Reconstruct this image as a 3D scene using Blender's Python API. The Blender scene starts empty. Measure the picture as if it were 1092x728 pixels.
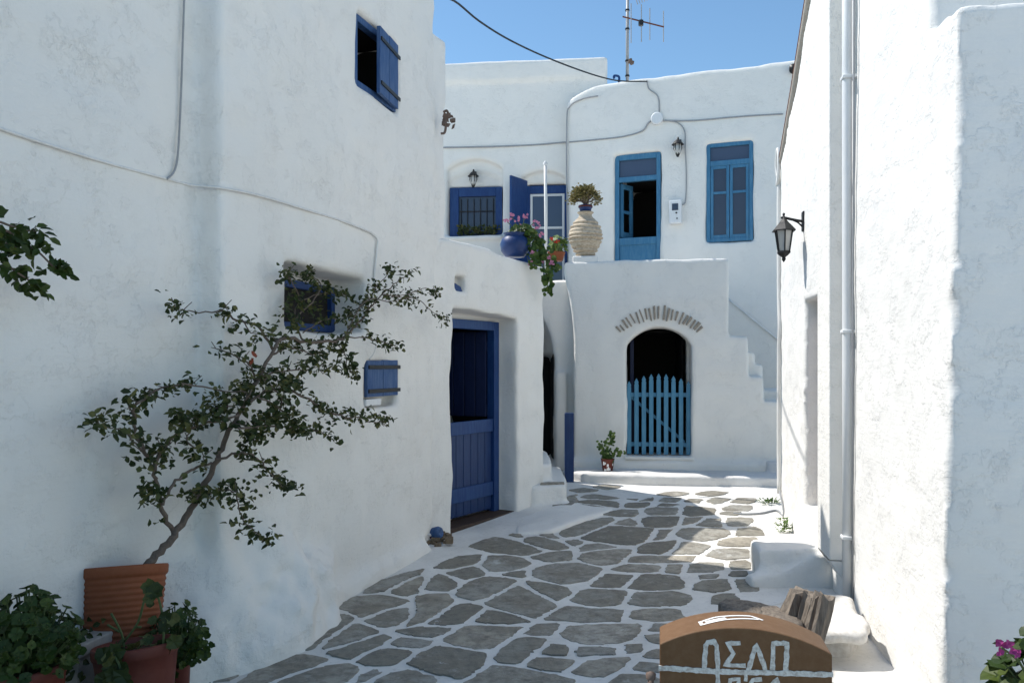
import bpy, bmesh, math, random
import numpy as np
from mathutils import Vector, Matrix
R = math.radians
random.seed(7)
SC = bpy.context.scene
COL = SC.collection

# ------------------------------------------------------------------ camera, world, sun, exposure
F = 850.0; PW, PH = 1092.0, 728.0; HZ = 390.0; CAMZ = 1.6
cd = bpy.data.cameras.new("camera"); cam = bpy.data.objects.new("camera", cd); COL.objects.link(cam)
cam.location = (0, 0, CAMZ); cam.rotation_euler = (R(90), 0, 0)
cd.sensor_width = 36; cd.lens = F / PW * 36; cd.shift_y = (HZ - PH / 2) / PW
cd.clip_end = 1000; cd.clip_start = 0.05
SC.camera = cam
SUN_EL, SUN_AZ = 53.5, -24.0       # sunlight travels along +x turned AZ degrees towards the camera
tr = Vector((math.cos(R(SUN_AZ)) * math.cos(R(SUN_EL)), math.sin(R(SUN_AZ)) * math.cos(R(SUN_EL)), -math.sin(R(SUN_EL))))
W = bpy.data.worlds.new("World"); SC.world = W; W.use_nodes = True
wn = W.node_tree.nodes; wl = W.node_tree.links
sky = wn.new("ShaderNodeTexSky"); sky.sky_type = 'NISHITA'; sky.sun_disc = False
sky.sun_elevation = R(SUN_EL)
sky.sun_rotation = math.atan2(-tr.x, -tr.y)
sky.altitude = 0; sky.air_density = 1.0; sky.dust_density = 0.0; sky.ozone_density = 1.0
bg = wn["Background"]; bg.inputs[1].default_value = 0.105
tint = wn.new("ShaderNodeMix"); tint.data_type = 'RGBA'; tint.blend_type = 'MULTIPLY'; tint.inputs[0].default_value = 1
tint.inputs[7].default_value = (.78, .94, .97, 1); wl.new(sky.outputs[0], tint.inputs[6]); wl.new(tint.outputs[2], bg.inputs[0])
sd = bpy.data.lights.new("sun", 'SUN'); sd.energy = 3.25; sd.angle = R(0.5); sd.color = (1.0, 0.96, 0.90)
sun = bpy.data.objects.new("sun", sd); COL.objects.link(sun)
sun.rotation_euler = tr.to_track_quat('-Z', 'Y').to_euler(); sun.location = (-8, 6, 14)
vs = SC.view_settings; vs.view_transform = 'Standard'; vs.look = 'None'; vs.gamma = 1; vs.use_curve_mapping = False
vs.exposure = 0.78

# ------------------------------------------------------------------ materials
MATS = {}
def newmat(name):
    m = bpy.data.materials.new(name); m.use_nodes = True; MATS[name] = m
    nt = m.node_tree; return m, nt.nodes, nt.links, nt.nodes["Principled BSDF"]
def noise(n, l, scale, detail=4, rough=.55, src=None, vec=None):
    t = n.new("ShaderNodeTexNoise"); t.inputs["Scale"].default_value = scale
    t.inputs["Detail"].default_value = detail; t.inputs["Roughness"].default_value = rough
    if vec is not None: l.new(vec, t.inputs["Vector"])
    return t
def ramp(n, l, fac, stops):
    r = n.new("ShaderNodeValToRGB"); l.new(fac, r.inputs[0])
    els = r.color_ramp.elements
    while len(els) < len(stops): els.new(0.5)
    for e, (p, c) in zip(els, stops):
        e.position = p; e.color = (c[0], c[1], c[2], 1) if len(c) == 3 else c
    return r
def mixc(n, l, fac, a, b, mode='MIX'):
    m = n.new("ShaderNodeMix"); m.data_type = 'RGBA'; m.blend_type = mode
    for s, v in ((m.inputs[0], fac), (m.inputs[6], a), (m.inputs[7], b)):
        if isinstance(v, (int, float)): s.default_value = v
        elif isinstance(v, tuple): s.default_value = (*v, 1)
        else: l.new(v, s)
    return m.outputs[2]
def bump(n, l, hs, p):
    prev = None
    for h, st, d in hs:
        b = n.new("ShaderNodeBump"); b.inputs["Strength"].default_value = st; b.inputs["Distance"].default_value = d
        l.new(h, b.inputs["Height"])
        if prev: l.new(prev, b.inputs["Normal"])
        prev = b.outputs[0]
    l.new(prev, p.inputs["Normal"])
def plaster(name, base, dirt, amount=.5, bscale=1.0, peel=.0):
    m, n, l, p = newmat(name)
    tc = n.new("ShaderNodeTexCoord").outputs["Object"]
    big = noise(n, l, .9, 5, .6, vec=tc); mid = noise(n, l, 5, 6, .65, vec=tc); fine = noise(n, l, 38, 5, .6, vec=tc)
    mp = n.new("ShaderNodeMapping"); mp.inputs["Scale"].default_value = (6, 6, .5); l.new(tc, mp.inputs[0])
    streak = noise(n, l, 1.3, 4, .6, vec=mp.outputs[0])
    c = mixc(n, l, ramp(n, l, big.outputs[0], [(.35, (0, 0, 0)), (.75, (amount,) * 3)]).outputs[0], base, dirt)
    c = mixc(n, l, ramp(n, l, streak.outputs[0], [(.55, (0, 0, 0)), (.85, (amount * .6,) * 3)]).outputs[0], c, (dirt[0] * .92, dirt[1] * .94, dirt[2]))
    c = mixc(n, l, ramp(n, l, mid.outputs[0], [(.62, (0, 0, 0)), (.8, (amount * .5,) * 3)]).outputs[0], c, (dirt[0] * .8, dirt[1] * .78, dirt[2] * .72))
    pk = n.new("ShaderNodeTexNoise"); pk.inputs["Scale"].default_value = 19; pk.inputs["Detail"].default_value = 3; l.new(tc, pk.inputs["Vector"])
    c = mixc(n, l, ramp(n, l, pk.outputs[0], [(.77, (0, 0, 0)), (.8, (.35,) * 3)]).outputs[0], c, (.38, .35, .31))
    # layered limewash patches, brush strokes and hairline cracks
    lay = noise(n, l, 1.7, 9, .68, vec=tc); lr = ramp(n, l, lay.outputs[0], [(.485, (0, 0, 0)), (.515, (1, 1, 1))])
    lay2 = noise(n, l, 3.6, 8, .7, vec=tc); lr2 = ramp(n, l, lay2.outputs[0], [(.56, (0, 0, 0)), (.585, (1, 1, 1))])
    c = mixc(n, l, ramp(n, l, lr.outputs[0], [(0, (0, 0, 0)), (1, (.16,) * 3)]).outputs[0], c, tuple(x * .90 for x in base))
    bm_ = n.new("ShaderNodeMapping"); bm_.inputs["Scale"].default_value = (4, 4, 34); bm_.inputs["Rotation"].default_value = (.25, .2, 0); l.new(tc, bm_.inputs[0])
    br = noise(n, l, 1.6, 4, .6, vec=bm_.outputs[0])
    wp = noise(n, l, 2.2, 4, .6, vec=tc); wv = n.new("ShaderNodeVectorMath"); wv.operation = 'MULTIPLY_ADD'
    l.new(wp.outputs["Color"], wv.inputs[0]); wv.inputs[1].default_value = (.9, .9, .9); l.new(tc, wv.inputs[2])
    vo = n.new("ShaderNodeTexVoronoi"); vo.feature = 'DISTANCE_TO_EDGE'; vo.inputs["Scale"].default_value = .62; l.new(wv.outputs[0], vo.inputs["Vector"])
    ck = ramp(n, l, vo.outputs["Distance"], [(.0, (1, 1, 1)), (.0045, (0, 0, 0))])
    cm = ramp(n, l, big.outputs[0], [(.55, (0, 0, 0)), (.68, (1, 1, 1))])
    ckm = n.new("ShaderNodeMath"); ckm.operation = 'MULTIPLY'; l.new(ck.outputs[0], ckm.inputs[0]); l.new(cm.outputs[0], ckm.inputs[1])
    ck2 = n.new("ShaderNodeMath"); ck2.operation = 'MULTIPLY'; ck2.inputs[1].default_value = .32; l.new(ckm.outputs[0], ck2.inputs[0])
    c = mixc(n, l, ck2.outputs[0], c, (.40, .39, .37))
    l.new(c, p.inputs["Base Color"]); p.inputs["Roughness"].default_value = .92
    p.inputs["Specular IOR Level"].default_value = .2
    bump(n, l, [(lr.outputs[0], .5, .004), (lr2.outputs[0], .5, .004), (mid.outputs[0], .36 * bscale, .02), (br.outputs[0], .35, .006), (fine.outputs[0], .45 * max(bscale, .8), .006)], p)
    return m
plaster("plaster", (.81, .79, .745), (.71, .70, .665), .40)
plaster("plaster_far", (.80, .775, .725), (.70, .69, .65), .45, .6)
plaster("plaster_rough", (.78, .765, .73), (.72, .705, .67), .3, .5)
plaster("whitewash", (.77, .76, .74), (.58, .56, .53), .9, 1.2)
def paint(name, base, worn=None, amt=.5, rough=.5, scale=6, streak=(1, 1, .15), bumpd=.002):
    m, n, l, p = newmat(name)
    tc = n.new("ShaderNodeTexCoord").outputs["Object"]
    mp = n.new("ShaderNodeMapping"); mp.inputs["Scale"].default_value = streak; l.new(tc, mp.inputs[0])
    a = noise(n, l, scale * 6, 6, .65, vec=mp.outputs[0]); b = noise(n, l, scale * .4, 4, .6, vec=tc)
    worn = worn or tuple(min(1, x * 1.5 + .01) for x in base)
    c = mixc(n, l, ramp(n, l, a.outputs[0], [(.42, (0, 0, 0)), (.72, (amt,) * 3)]).outputs[0], base, worn)
    c = mixc(n, l, ramp(n, l, b.outputs[0], [(.4, (0, 0, 0)), (.7, (amt * .5,) * 3)]).outputs[0], c, tuple(x * .7 for x in base))
    l.new(c, p.inputs["Base Color"]); p.inputs["Roughness"].default_value = rough
    p.inputs["Specular IOR Level"].default_value = .35
    bump(n, l, [(a.outputs[0], .5, bumpd)], p); return m
paint("royal_blue", (.007, .038, .15), (.025, .08, .21), .7, .5)
paint("navy_shaded", (.004, .011, .05), (.010, .022, .08), .4, .5)  # darker copy of the door blue, with indoor shade put into it
paint("door_navy", (.006, .027, .105), (.018, .055, .155), .7, .45)
paint("worn_blue", (.025, .078, .21), (.11, .17, .29), .8, .6)
paint("sea_blue", (.04, .165, .30), (.11, .26, .38), .75, .5)
paint("gate_blue", (.06, .215, .345), (.13, .29, .40), .7, .5)
paint("white_paint", (.74, .75, .75), (.60, .60, .58), .4, .5)
paint("grey_metal", (.35, .35, .35), (.22, .2, .18), .5, .45)
paint("black_metal", (.012, .012, .013), (.03, .028, .026), .5, .45)
paint("dark_wood", (.05, .03, .02), (.10, .06, .04), .6, .7)
paint("red_wood", (.12, .035, .018), (.16, .06, .03), .6, .75)
paint("grey_wood", (.34, .33, .31), (.24, .22, .2), .6, .75)
paint("pink_wood", (.50, .44, .42), (.42, .37, .36), .5, .7)
paint("log_wood", (.24, .20, .16), (.075, .06, .05), .95, .9, 8, (1, 1, .12), .02)
paint("cable_white", (.74, .73, .70), (.6, .59, .56), .6, .6)
paint("cable_grey", (.33, .34, .35), (.22, .22, .22), .6, .6)
paint("rubble", (.20, .15, .10), (.10, .07, .045), .8, .9)
paint("rust", (.16, .12, .10), (.12, .06, .035), .8, .8)
paint("rake_tile", (.42, .38, .33), (.32, .24, .17), .7, .8)
paint("brown_box", (.15, .076, .032), (.22, .13, .07), .5, .62, 5, (1, 1, 1), .0012)
paint("letter_white", (.72, .72, .68), (.20, .13, .08), .75, .7, 9, (1, 1, 1))
paint("bright_white", (.82, .82, .80), (.7, .68, .66), .4, .6, 9, (1, 1, 1))
paint("terracotta", (.23, .066, .024), (.28, .095, .04), .5, .7, 5, (1, 1, 1))
paint("terracotta_red", (.12, .026, .016), (.15, .042, .026), .5, .6, 5, (1, 1, 1))
paint("clay", (.56, .47, .355), (.27, .195, .125), .95, .85, 4, (1, 1, 2.2), .004)
paint("pot_blue", (.008, .03, .115), (.02, .05, .17), .5, .45, 5, (1, 1, 1))
paint("branch", (.12, .09, .07), (.20, .16, .13), .7, .85, 9, (1, 1, 1), .006)
paint("stem_green", (.07, .10, .035), (.12, .13, .05), .6, .7)
paint("stone_arch", (.36, .31, .25), (.17, .14, .115), .8, .85, 7, (1, 1, 1), .01)
paint("slab_stone", (.70, .68, .64), (.45, .40, .34), .7, .85, 5, (1, 1, 1), .008)
paint("red_paint", (.30, .02, .02), None, .4, .6)
paint("pink_petal", (.55, .20, .33), (.66, .38, .48), .6, .6, 20, (1, 1, 1))
paint("magenta_petal", (.32, .03, .17), (.45, .08, .26), .5, .6, 20, (1, 1, 1))
paint("red_petal", (.60, .03, .02), (.66, .1, .05), .5, .6, 20, (1, 1, 1))
paint("rust_petal", (.22, .045, .02), (.3, .08, .03), .5, .6, 20, (1, 1, 1))
paint("shade_black", (.014, .013, .012), (.02, .018, .016), .5, .9)  # near-black, puts indoor shade into the colour of the opening linings
def leafmat(name, a, b, c3):
    m, n, l, p = newmat(name)
    g = n.new("ShaderNodeNewGeometry")
    r = ramp(n, l, g.outputs["Random Per Island"], [(0, a), (.55, b), (1, c3)])
    tc = n.new("ShaderNodeTexCoord").outputs["Object"]
    nz = noise(n, l, 40, 3, .6, vec=tc)
    c = mixc(n, l, ramp(n, l, nz.outputs[0], [(.4, (0, 0, 0)), (.7, (.4,) * 3)]).outputs[0], r.outputs[0], tuple(x * .55 for x in a))
    l.new(c, p.inputs["Base Color"]); p.inputs["Roughness"].default_value = .5
    p.inputs["Specular IOR Level"].default_value = .3
    t = n.new("ShaderNodeBsdfTranslucent"); l.new(c, t.inputs[0])
    mx = n.new("ShaderNodeMixShader"); mx.inputs[0].default_value = .22
    l.new(p.outputs[0], mx.inputs[1]); l.new(t.outputs[0], mx.inputs[2])
    l.new(mx.outputs[0], n["Material Output"].inputs[0])
    return m
leafmat("leaf_dark", (.024, .038, .010), (.05, .07, .018), (.15, .145, .045))
leafmat("leaf_mid", (.035, .075, .014), (.06, .115, .02), (.12, .17, .035))
leafmat("leaf_bush", (.02, .042, .007), (.036, .066, .010), (.08, .11, .02))
leafmat("leaf_light", (.06, .13, .03), (.12, .20, .05), (.2, .25, .07))
leafmat("leaf_jade", (.10, .10, .035), (.22, .19, .07), (.30, .24, .12))
def glass(name, tint, alpha=.5):
    m, n, l, p = newmat(name)
    p.inputs["Base Color"].default_value = (*tint, 1); p.inputs["Roughness"].default_value = .08
    p.inputs["Specular IOR Level"].default_value = .6
    return m
glass("dark_glass", (.035, .045, .075)); glass("blue_glass", (.05, .07, .12)); glass("lamp_glass", (.42, .42, .40))
def flagstones():
    m, n, l, p = newmat("flagstone")
    g = n.new("ShaderNodeNewGeometry"); tc = n.new("ShaderNodeTexCoord").outputs["Object"]
    base = ramp(n, l, g.outputs["Random Per Island"], [(0, (.19, .175, .14)), (.3, (.29, .275, .23)), (.6, (.36, .345, .305)), (.85, (.40, .36, .29)), (1, (.47, .44, .38))])
    a = noise(n, l, 3.2, 9, .72, vec=tc); b = noise(n, l, 14, 8, .75, vec=tc); sp = noise(n, l, 9, 9, .8, vec=tc); w = noise(n, l, 5, 9, .75, vec=tc)
    c = mixc(n, l, ramp(n, l, a.outputs[0], [(.44, (0, 0, 0)), (.56, (.8,) * 3)]).outputs[0], base.outputs[0], (.235, .21, .165))
    c = mixc(n, l, ramp(n, l, b.outputs[0], [(.46, (0, 0, 0)), (.62, (.6,) * 3)]).outputs[0], c, (.125, .115, .098))
    c = mixc(n, l, ramp(n, l, sp.outputs[0], [(.56, (0, 0, 0)), (.62, (.7,) * 3)]).outputs[0], c, (.38, .36, .32))
    c = mixc(n, l, ramp(n, l, w.outputs[0], [(.63, (0, 0, 0)), (.68, (.8,) * 3)]).outputs[0], c, (.60, .60, .58))
    l.new(c, p.inputs["Base Color"]); p.inputs["Roughness"].default_value = .75
    bump(n, l, [(a.outputs[0], .8, .03), (b.outputs[0], .9, .012)], p); return m
flagstones()
def whitejoint():
    m, n, l, p = newmat("joint_white")
    tc = n.new("ShaderNodeTexCoord").outputs["Object"]
    a = noise(n, l, 3, 6, .65, vec=tc); b = noise(n, l, 30, 6, .7, vec=tc)
    c = mixc(n, l, ramp(n, l, a.outputs[0], [(.4, (0, 0, 0)), (.75, (.6,) * 3)]).outputs[0], (.76, .74, .70), (.50, .48, .44))
    c = mixc(n, l, ramp(n, l, b.outputs[0], [(.55, (0, 0, 0)), (.75, (.6,) * 3)]).outputs[0], c, (.40, .39, .37))
    l.new(c, p.inputs["Base Color"]); p.inputs["Roughness"].default_value = .85
    bump(n, l, [(a.outputs[0], .4, .02), (b.outputs[0], .6, .005)], p)
whitejoint()
M = MATS

# ------------------------------------------------------------------ object helpers
def tag(o, label=None, cat=None, group=None, kind=None):
    if label: o["label"] = label
    if cat: o["category"] = cat
    if group: o["group"] = group
    if kind: o["kind"] = kind
    return o
def thing(name, loc, rz, label, cat, group=None):
    o = bpy.data.objects.new(name, None); COL.objects.link(o); o.empty_display_size = .1
    o.location = loc; o.rotation_euler = (0, 0, rz); return tag(o, label, cat, group)
class MB:
    def __init__(s): s.v = []; s.f = []; s.m = []; s.mi = 0
    def add(s, vs_, fs):
        b = len(s.v); s.v += [tuple(v) for v in vs_]
        s.f += [tuple(b + i for i in f) for f in fs]; s.m += [s.mi] * len(fs); return s
    def box(s, x0, x1, y0, y1, z0, z1):
        return s.add([(x0, y0, z0), (x1, y0, z0), (x1, y1, z0), (x0, y1, z0), (x0, y0, z1), (x1, y0, z1), (x1, y1, z1), (x0, y1, z1)],
                     [(0, 3, 2, 1), (4, 5, 6, 7), (0, 1, 5, 4), (1, 2, 6, 5), (2, 3, 7, 6), (3, 0, 4, 7)])
    def obox(s, c, ax, ay, az):       # oriented box: centre, three half axes
        c, ax, ay, az = map(Vector, (c, ax, ay, az)); P = []
        for k in (-1, 1):
            for i, j in ((-1, -1), (1, -1), (1, 1), (-1, 1)): P.append(c + ax * i + ay * j + az * k)
        return s.add(P, [(0, 3, 2, 1), (4, 5, 6, 7), (0, 1, 5, 4), (1, 2, 6, 5), (2, 3, 7, 6), (3, 0, 4, 7)])
    def prism(s, poly, y0, y1):       # polygon in XZ, extruded along Y
        n = len(poly)
        return s.add([(x, y0, z) for x, z in poly] + [(x, y1, z) for x, z in poly],
                     [tuple(range(n)), tuple(range(2 * n - 1, n - 1, -1))] + [((i + 1) % n, i, n + i, n + (i + 1) % n) for i in range(n)])
    def slab(s, poly, z0, z1):        # polygon in XY, extruded along Z
        n = len(poly)
        return s.add([(x, y, z0) for x, y in poly] + [(x, y, z1) for x, y in poly],
                     [tuple(range(n - 1, -1, -1)), tuple(range(n, 2 * n))] + [(i, (i + 1) % n, n + (i + 1) % n, n + i) for i in range(n)])
    def tube(s, pts, r, n=8, cap=True):
        pts = [Vector(p) for p in pts]; rs = r if isinstance(r, (list, tuple)) else [r] * len(pts)
        V = []; prevu = None
        for i, p in enumerate(pts):
            d = (pts[min(i + 1, len(pts) - 1)] - pts[max(i - 1, 0)]); d.normalize()
            u = prevu - d * prevu.dot(d) if prevu is not None else d.orthogonal()
            if u.length < 1e-5: u = d.orthogonal()
            u.normalize(); prevu = u; w = d.cross(u)
            for k in range(n):
                a = 2 * math.pi * k / n; V.append(p + (u * math.cos(a) + w * math.sin(a)) * rs[i])
        Fs = [(i * n + k, i * n + (k + 1) % n, (i + 1) * n + (k + 1) % n, (i + 1) * n + k) for i in range(len(pts) - 1) for k in range(n)]
        if cap: Fs += [tuple(range(n - 1, -1, -1)), tuple(range((len(pts) - 1) * n, len(pts) * n))]
        return s.add(V, Fs)
    def lathe(s, prof, n=24, c=(0, 0, 0), tilt=None, wob=0, seed=1):
        V = []; rnd = random.Random(seed)
        ph = rnd.random() * 6
        for r, z in prof:
            for k in range(n):
                a = 2 * math.pi * k / n; rr = r * (1 + wob * math.sin(2 * a + ph))
                v = Vector((rr * math.cos(a), rr * math.sin(a), z))
                if tilt: v = tilt @ v
                V.append(v + Vector(c))
        Fs = [(i * n + k, i * n + (k + 1) % n, (i + 1) * n + (k + 1) % n, (i + 1) * n + k) for i in range(len(prof) - 1) for k in range(n)]
        return s.add(V, Fs)
    def leaf(s, p, d, nrm, L, Wd, fold=.25):
        p = Vector(p); d = Vector(d).normalized(); w = d.cross(Vector(nrm))
        if w.length < 1e-4: w = d.orthogonal()
        w.normalize(); u = w.cross(d)
        P = [p, p + d * L * .35 + w * Wd * .5 + u * fold * Wd, p + d * L * .72 + w * Wd * .38 + u * fold * Wd * .7, p + d * L - u * L * .08,
             p + d * L * .72 - w * Wd * .38 + u * fold * Wd * .7, p + d * L * .35 - w * Wd * .5 + u * fold * Wd, p + d * L * .5]
        return s.add(P, [(0, 1, 6), (1, 2, 6), (2, 3, 6), (3, 4, 6), (4, 5, 6), (5, 0, 6)])
    def disc_leaf(s, p, nrm, r, rnd, k=13):
        p = Vector(p); nrm = Vector(nrm).normalized(); u = nrm.orthogonal().normalized(); w = nrm.cross(u); a0 = rnd.random() * 6
        P = [p - nrm * r * .25]
        for i in range(k):
            a = a0 + 2 * math.pi * (i + .3 * rnd.random()) / k; rr = r * (.70 + .30 * rnd.random() + .16 * (i % 2)); P.append(p + (u * math.cos(a) + w * math.sin(a)) * rr + nrm * r * .12 * rnd.uniform(-1, 1))
        return s.add(P, [(0, 1 + i, 1 + (i + 1) % k) for i in range(k)])
    def build(s, name, mat, parent=None, smooth=False, bevel=0, seg=2, mat2=None):
        me = bpy.data.meshes.new(name); me.from_pydata(s.v, [], s.f); me.materials.append(M[mat])
        if mat2: me.materials.append(M[mat2]); me.polygons.foreach_set("material_index", s.m)
        bm = bmesh.new(); bm.from_mesh(me); bmesh.ops.recalc_face_normals(bm, faces=bm.faces); bm.to_mesh(me); bm.free()
        if smooth: me.polygons.foreach_set("use_smooth", [True] * len(me.polygons))
        o = bpy.data.objects.new(name, me); COL.objects.link(o)
        if parent: o.parent = parent
        if bevel:
            b = o.modifiers.new("bevel", 'BEVEL'); b.width = bevel; b.segments = seg; b.limit_method = 'ANGLE'; b.angle_limit = R(40)
        return o
def smoothpts(pts, n=4):
    P = [Vector(p) for p in pts]; out = []
    for i in range(len(P) - 1):
        a, b, c, d = P[max(i - 1, 0)], P[i], P[i + 1], P[min(i + 2, len(P) - 1)]
        for k in range(n):
            t = k / n
            out.append(.5 * (2 * b + (c - a) * t + (2 * a - 5 * b + 4 * c - d) * t * t + (3 * b - a - 3 * c + d) * t ** 3))
    out.append(P[-1]); return out
def at(px, py, Y): return Vector(((px - 546) / F * Y, Y, CAMZ - (py - HZ) / F * Y))

# ------------------------------------------------------------------ plaster bodies: signed distance grid -> surface nets
class Grid:
    def __init__(s, x0, x1, y0, y1, z0, z1, h):
        s.o = np.array([x0, y0, z0]); s.h = h
        s.ax = [np.arange(a, b + h, h, dtype=np.float32) for a, b in ((x0, x1), (y0, y1), (z0, z1))]
        s.X = s.ax[0][:, None, None]; s.Y = s.ax[1][None, :, None]; s.Z = s.ax[2][None, None, :]
        s.n = tuple(len(a) for a in s.ax)
    def noise(s, scale, seed):
        rs = np.random.RandomState(seed); Ws = []; dims = []
        for a in s.ax:
            t = (a - a[0]) / scale; c = int(t.max()) + 2; W_ = np.zeros((len(a), c), np.float32)
            i = t.astype(int); f = t - i; f = f * f * (3 - 2 * f)
            W_[np.arange(len(a)), i] = 1 - f; W_[np.arange(len(a)), i + 1] += f; Ws.append(W_); dims.append(c)
        g = rs.uniform(-1, 1, dims).astype(np.float32)
        g = np.einsum('xi,ijk->xjk', Ws[0], g); g = np.einsum('yj,xjk->xyk', Ws[1], g); return np.einsum('zk,xyk->xyz', Ws[2], g)
    def box(s, x0, x1, y0, y1, z0, z1):
        qx = np.maximum(x0 - s.X, s.X - x1); qy = np.maximum(y0 - s.Y, s.Y - y1); qz = np.maximum(z0 - s.Z, s.Z - z1)
        out = np.sqrt(np.maximum(qx, 0) ** 2 + np.maximum(qy, 0) ** 2 + np.maximum(qz, 0) ** 2)
        return out + np.minimum(np.maximum(np.maximum(qx, qy), qz), 0)
    def poly(s, pts, ax=(0, 1), lo=-9, hi=9):
        third = 3 - ax[0] - ax[1]
        A, B = np.meshgrid(s.ax[ax[0]], s.ax[ax[1]], indexing='ij')
        d = np.full(A.shape, 1e9, np.float32); sg = np.ones(A.shape, np.float32); n = len(pts)
        for i in range(n):
            (x1, y1), (x2, y2) = pts[i], pts[i - 1]
            ex, ey = x2 - x1, y2 - y1; wx, wy = A - x1, B - y1
            t = np.clip((wx * ex + wy * ey) / (ex * ex + ey * ey), 0, 1)
            d = np.minimum(d, (wx - ex * t) ** 2 + (wy - ey * t) ** 2)
            c1 = B >= y1; c2 = B < y2; c3 = ex * wy > ey * wx
            sg = np.where((c1 & c2 & c3) | (~c1 & ~c2 & ~c3), -sg, sg)
        d = np.sqrt(d) * sg
        sl = [None, None, None]; sl[ax[0]] = slice(None); sl[ax[1]] = slice(None)
        d = d[tuple(sl)] if ax[0] < ax[1] else d
        T = (s.X, s.Y, s.Z)[third]
        return np.maximum(d, np.maximum(lo - T, T - hi))
    def ell(s, c, r):
        k = np.sqrt(((s.X - c[0]) / r[0]) ** 2 + ((s.Y - c[1]) / r[1]) ** 2 + ((s.Z - c[2]) / r[2]) ** 2)
        return (k - 1) * min(r)
def smin(a, b, k):
    h = np.clip(.5 + .5 * (b - a) / k, 0, 1); return b * (1 - h) + a * h - k * h * (1 - h)
def cut(a, b): return np.maximum(a, -b)
def blur(f, n):
    for _ in range(n):
        for ax in range(3):
            g = np.concatenate([np.take(f, [0], ax), f, np.take(f, [-1], ax)], ax)
            m = f.shape[ax]; sl = lambda a: tuple(slice(a, a + m) if i == ax else slice(None) for i in range(3))
            f = g[sl(0)] * .25 + g[sl(1)] * .5 + g[sl(2)] * .25
    return f
def nets(G, f, name, mat, parent):
    f = f.astype(np.float32).copy()
    big = np.float32(G.h)
    for ax in range(3):
        for e in (0, -1):
            idx = [slice(None)] * 3; idx[ax] = e; f[tuple(idx)] = np.maximum(f[tuple(idx)], big)
    S = f < 0; nx, ny, nz = f.shape
    cnt = np.zeros((nx - 1, ny - 1, nz - 1), np.int8)
    for i in (0, 1):
        for j in (0, 1):
            for k in (0, 1): cnt += S[i:nx - 1 + i, j:ny - 1 + j, k:nz - 1 + k]
    cells = np.argwhere((cnt > 0) & (cnt < 8)); I, J, K = cells.T
    idm = np.full(cnt.shape, -1, np.int32); idm[I, J, K] = np.arange(len(cells))
    acc = np.zeros((len(cells), 3), np.float32); num = np.zeros(len(cells), np.float32)
    corners = [(i, j, k) for i in (0, 1) for j in (0, 1) for k in (0, 1)]
    val = {c: f[I + c[0], J + c[1], K + c[2]] for c in corners}
    for c in corners:
        for ax in range(3):
            if c[ax] == 0:
                d = list(c); d[ax] = 1; d = tuple(d); a, b = val[c], val[d]; mk = (a < 0) != (b < 0)
                t = np.where(mk, a / np.where(mk, a - b, 1), 0)
                p = np.tile(np.array(c, np.float32), (len(cells), 1)); p[:, ax] = t
                acc += p * mk[:, None]; num += mk
    V = (acc / num[:, None] + cells) * G.h + G.o
    quads = []
    for ax in range(3):
        o1, o2 = [(1, 2), (2, 0), (0, 1)][ax]
        A = [slice(None)] * 3; B = [slice(None)] * 3; A[ax] = slice(0, -1); B[ax] = slice(1, None)
        s1, s2 = S[tuple(A)], S[tuple(B)]
        e = np.argwhere(s1 != s2)
        ok = (e[:, o1] > 0) & (e[:, o2] > 0) & (e[:, o1] < f.shape[o1] - 1) & (e[:, o2] < f.shape[o2] - 1); e = e[ok]
        fl = s1[e[:, 0], e[:, 1], e[:, 2]]
        def q(da, db):
            g = e.copy(); g[:, o1] += da; g[:, o2] += db; return idm[g[:, 0], g[:, 1], g[:, 2]]
        Q = np.stack([q(-1, -1), q(0, -1), q(0, 0), q(-1, 0)], 1)
        Q[~fl] = Q[~fl][:, ::-1]; quads.append(Q)
    Q = np.concatenate(quads); Q = Q[(Q >= 0).all(1)]
    me = bpy.data.meshes.new(name)
    me.vertices.add(len(V)); me.vertices.foreach_set("co", V.astype(np.float32).ravel())
    me.loops.add(len(Q) * 4); me.loops.foreach_set("vertex_index", Q.astype(np.int32).ravel())
    me.polygons.add(len(Q)); me.polygons.foreach_set("loop_start", np.arange(0, len(Q) * 4, 4, dtype=np.int32))
    me.polygons.foreach_set("use_smooth", np.ones(len(Q), bool))
    me.update(calc_edges=True); me.validate()
    me.materials.append(M[mat]); o = bpy.data.objects.new(name, me); COL.objects.link(o); o.parent = parent
    return o
def lumpy(G, f, a=.012, b=.006, seed=1, s1=.5, s2=.14):
    return f + a * G.noise(s1, seed) + b * G.noise(s2, seed + 50)

# ------------------------------------------------------------------ ground
def gz(x, y):
    t = max(0.0, y - 5.0); s = .04 * (t * t / (t + .5)) * 1.08 if t > 0 else 0.0
    return s + .006 * math.sin(2.1 * x + .7 * y) + .005 * math.sin(1.3 * y - 1.7 * x)
def ground_at(px, py):
    Y = CAMZ * F / max(py - HZ, 1)
    for _ in range(30):
        x = (px - 546) / F * Y; Y = .5 * Y + .5 * (CAMZ - gz(x, Y)) * F / (py - HZ)
    return ((px - 546) / F * Y, Y)
ST = []
def zone(ox, oy, sc, polys):
    for p in polys: ST.append([ground_at(ox + x / sc, oy + y / sc) for x, y in p])
zone(220, 560, 4.333, [
 [(400,580),(470,515),(590,420),(640,415),(665,435),(560,500),(500,540),(480,570)],
 [(0,690),(120,650),(260,615),(200,660),(110,715),(40,715)],
 [(150,728),(200,690),(290,625),(430,600),(545,625),(400,670),(270,715),(230,728)],
 [(340,728),(420,700),(570,660),(640,650),(685,665),(640,728)]])
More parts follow.
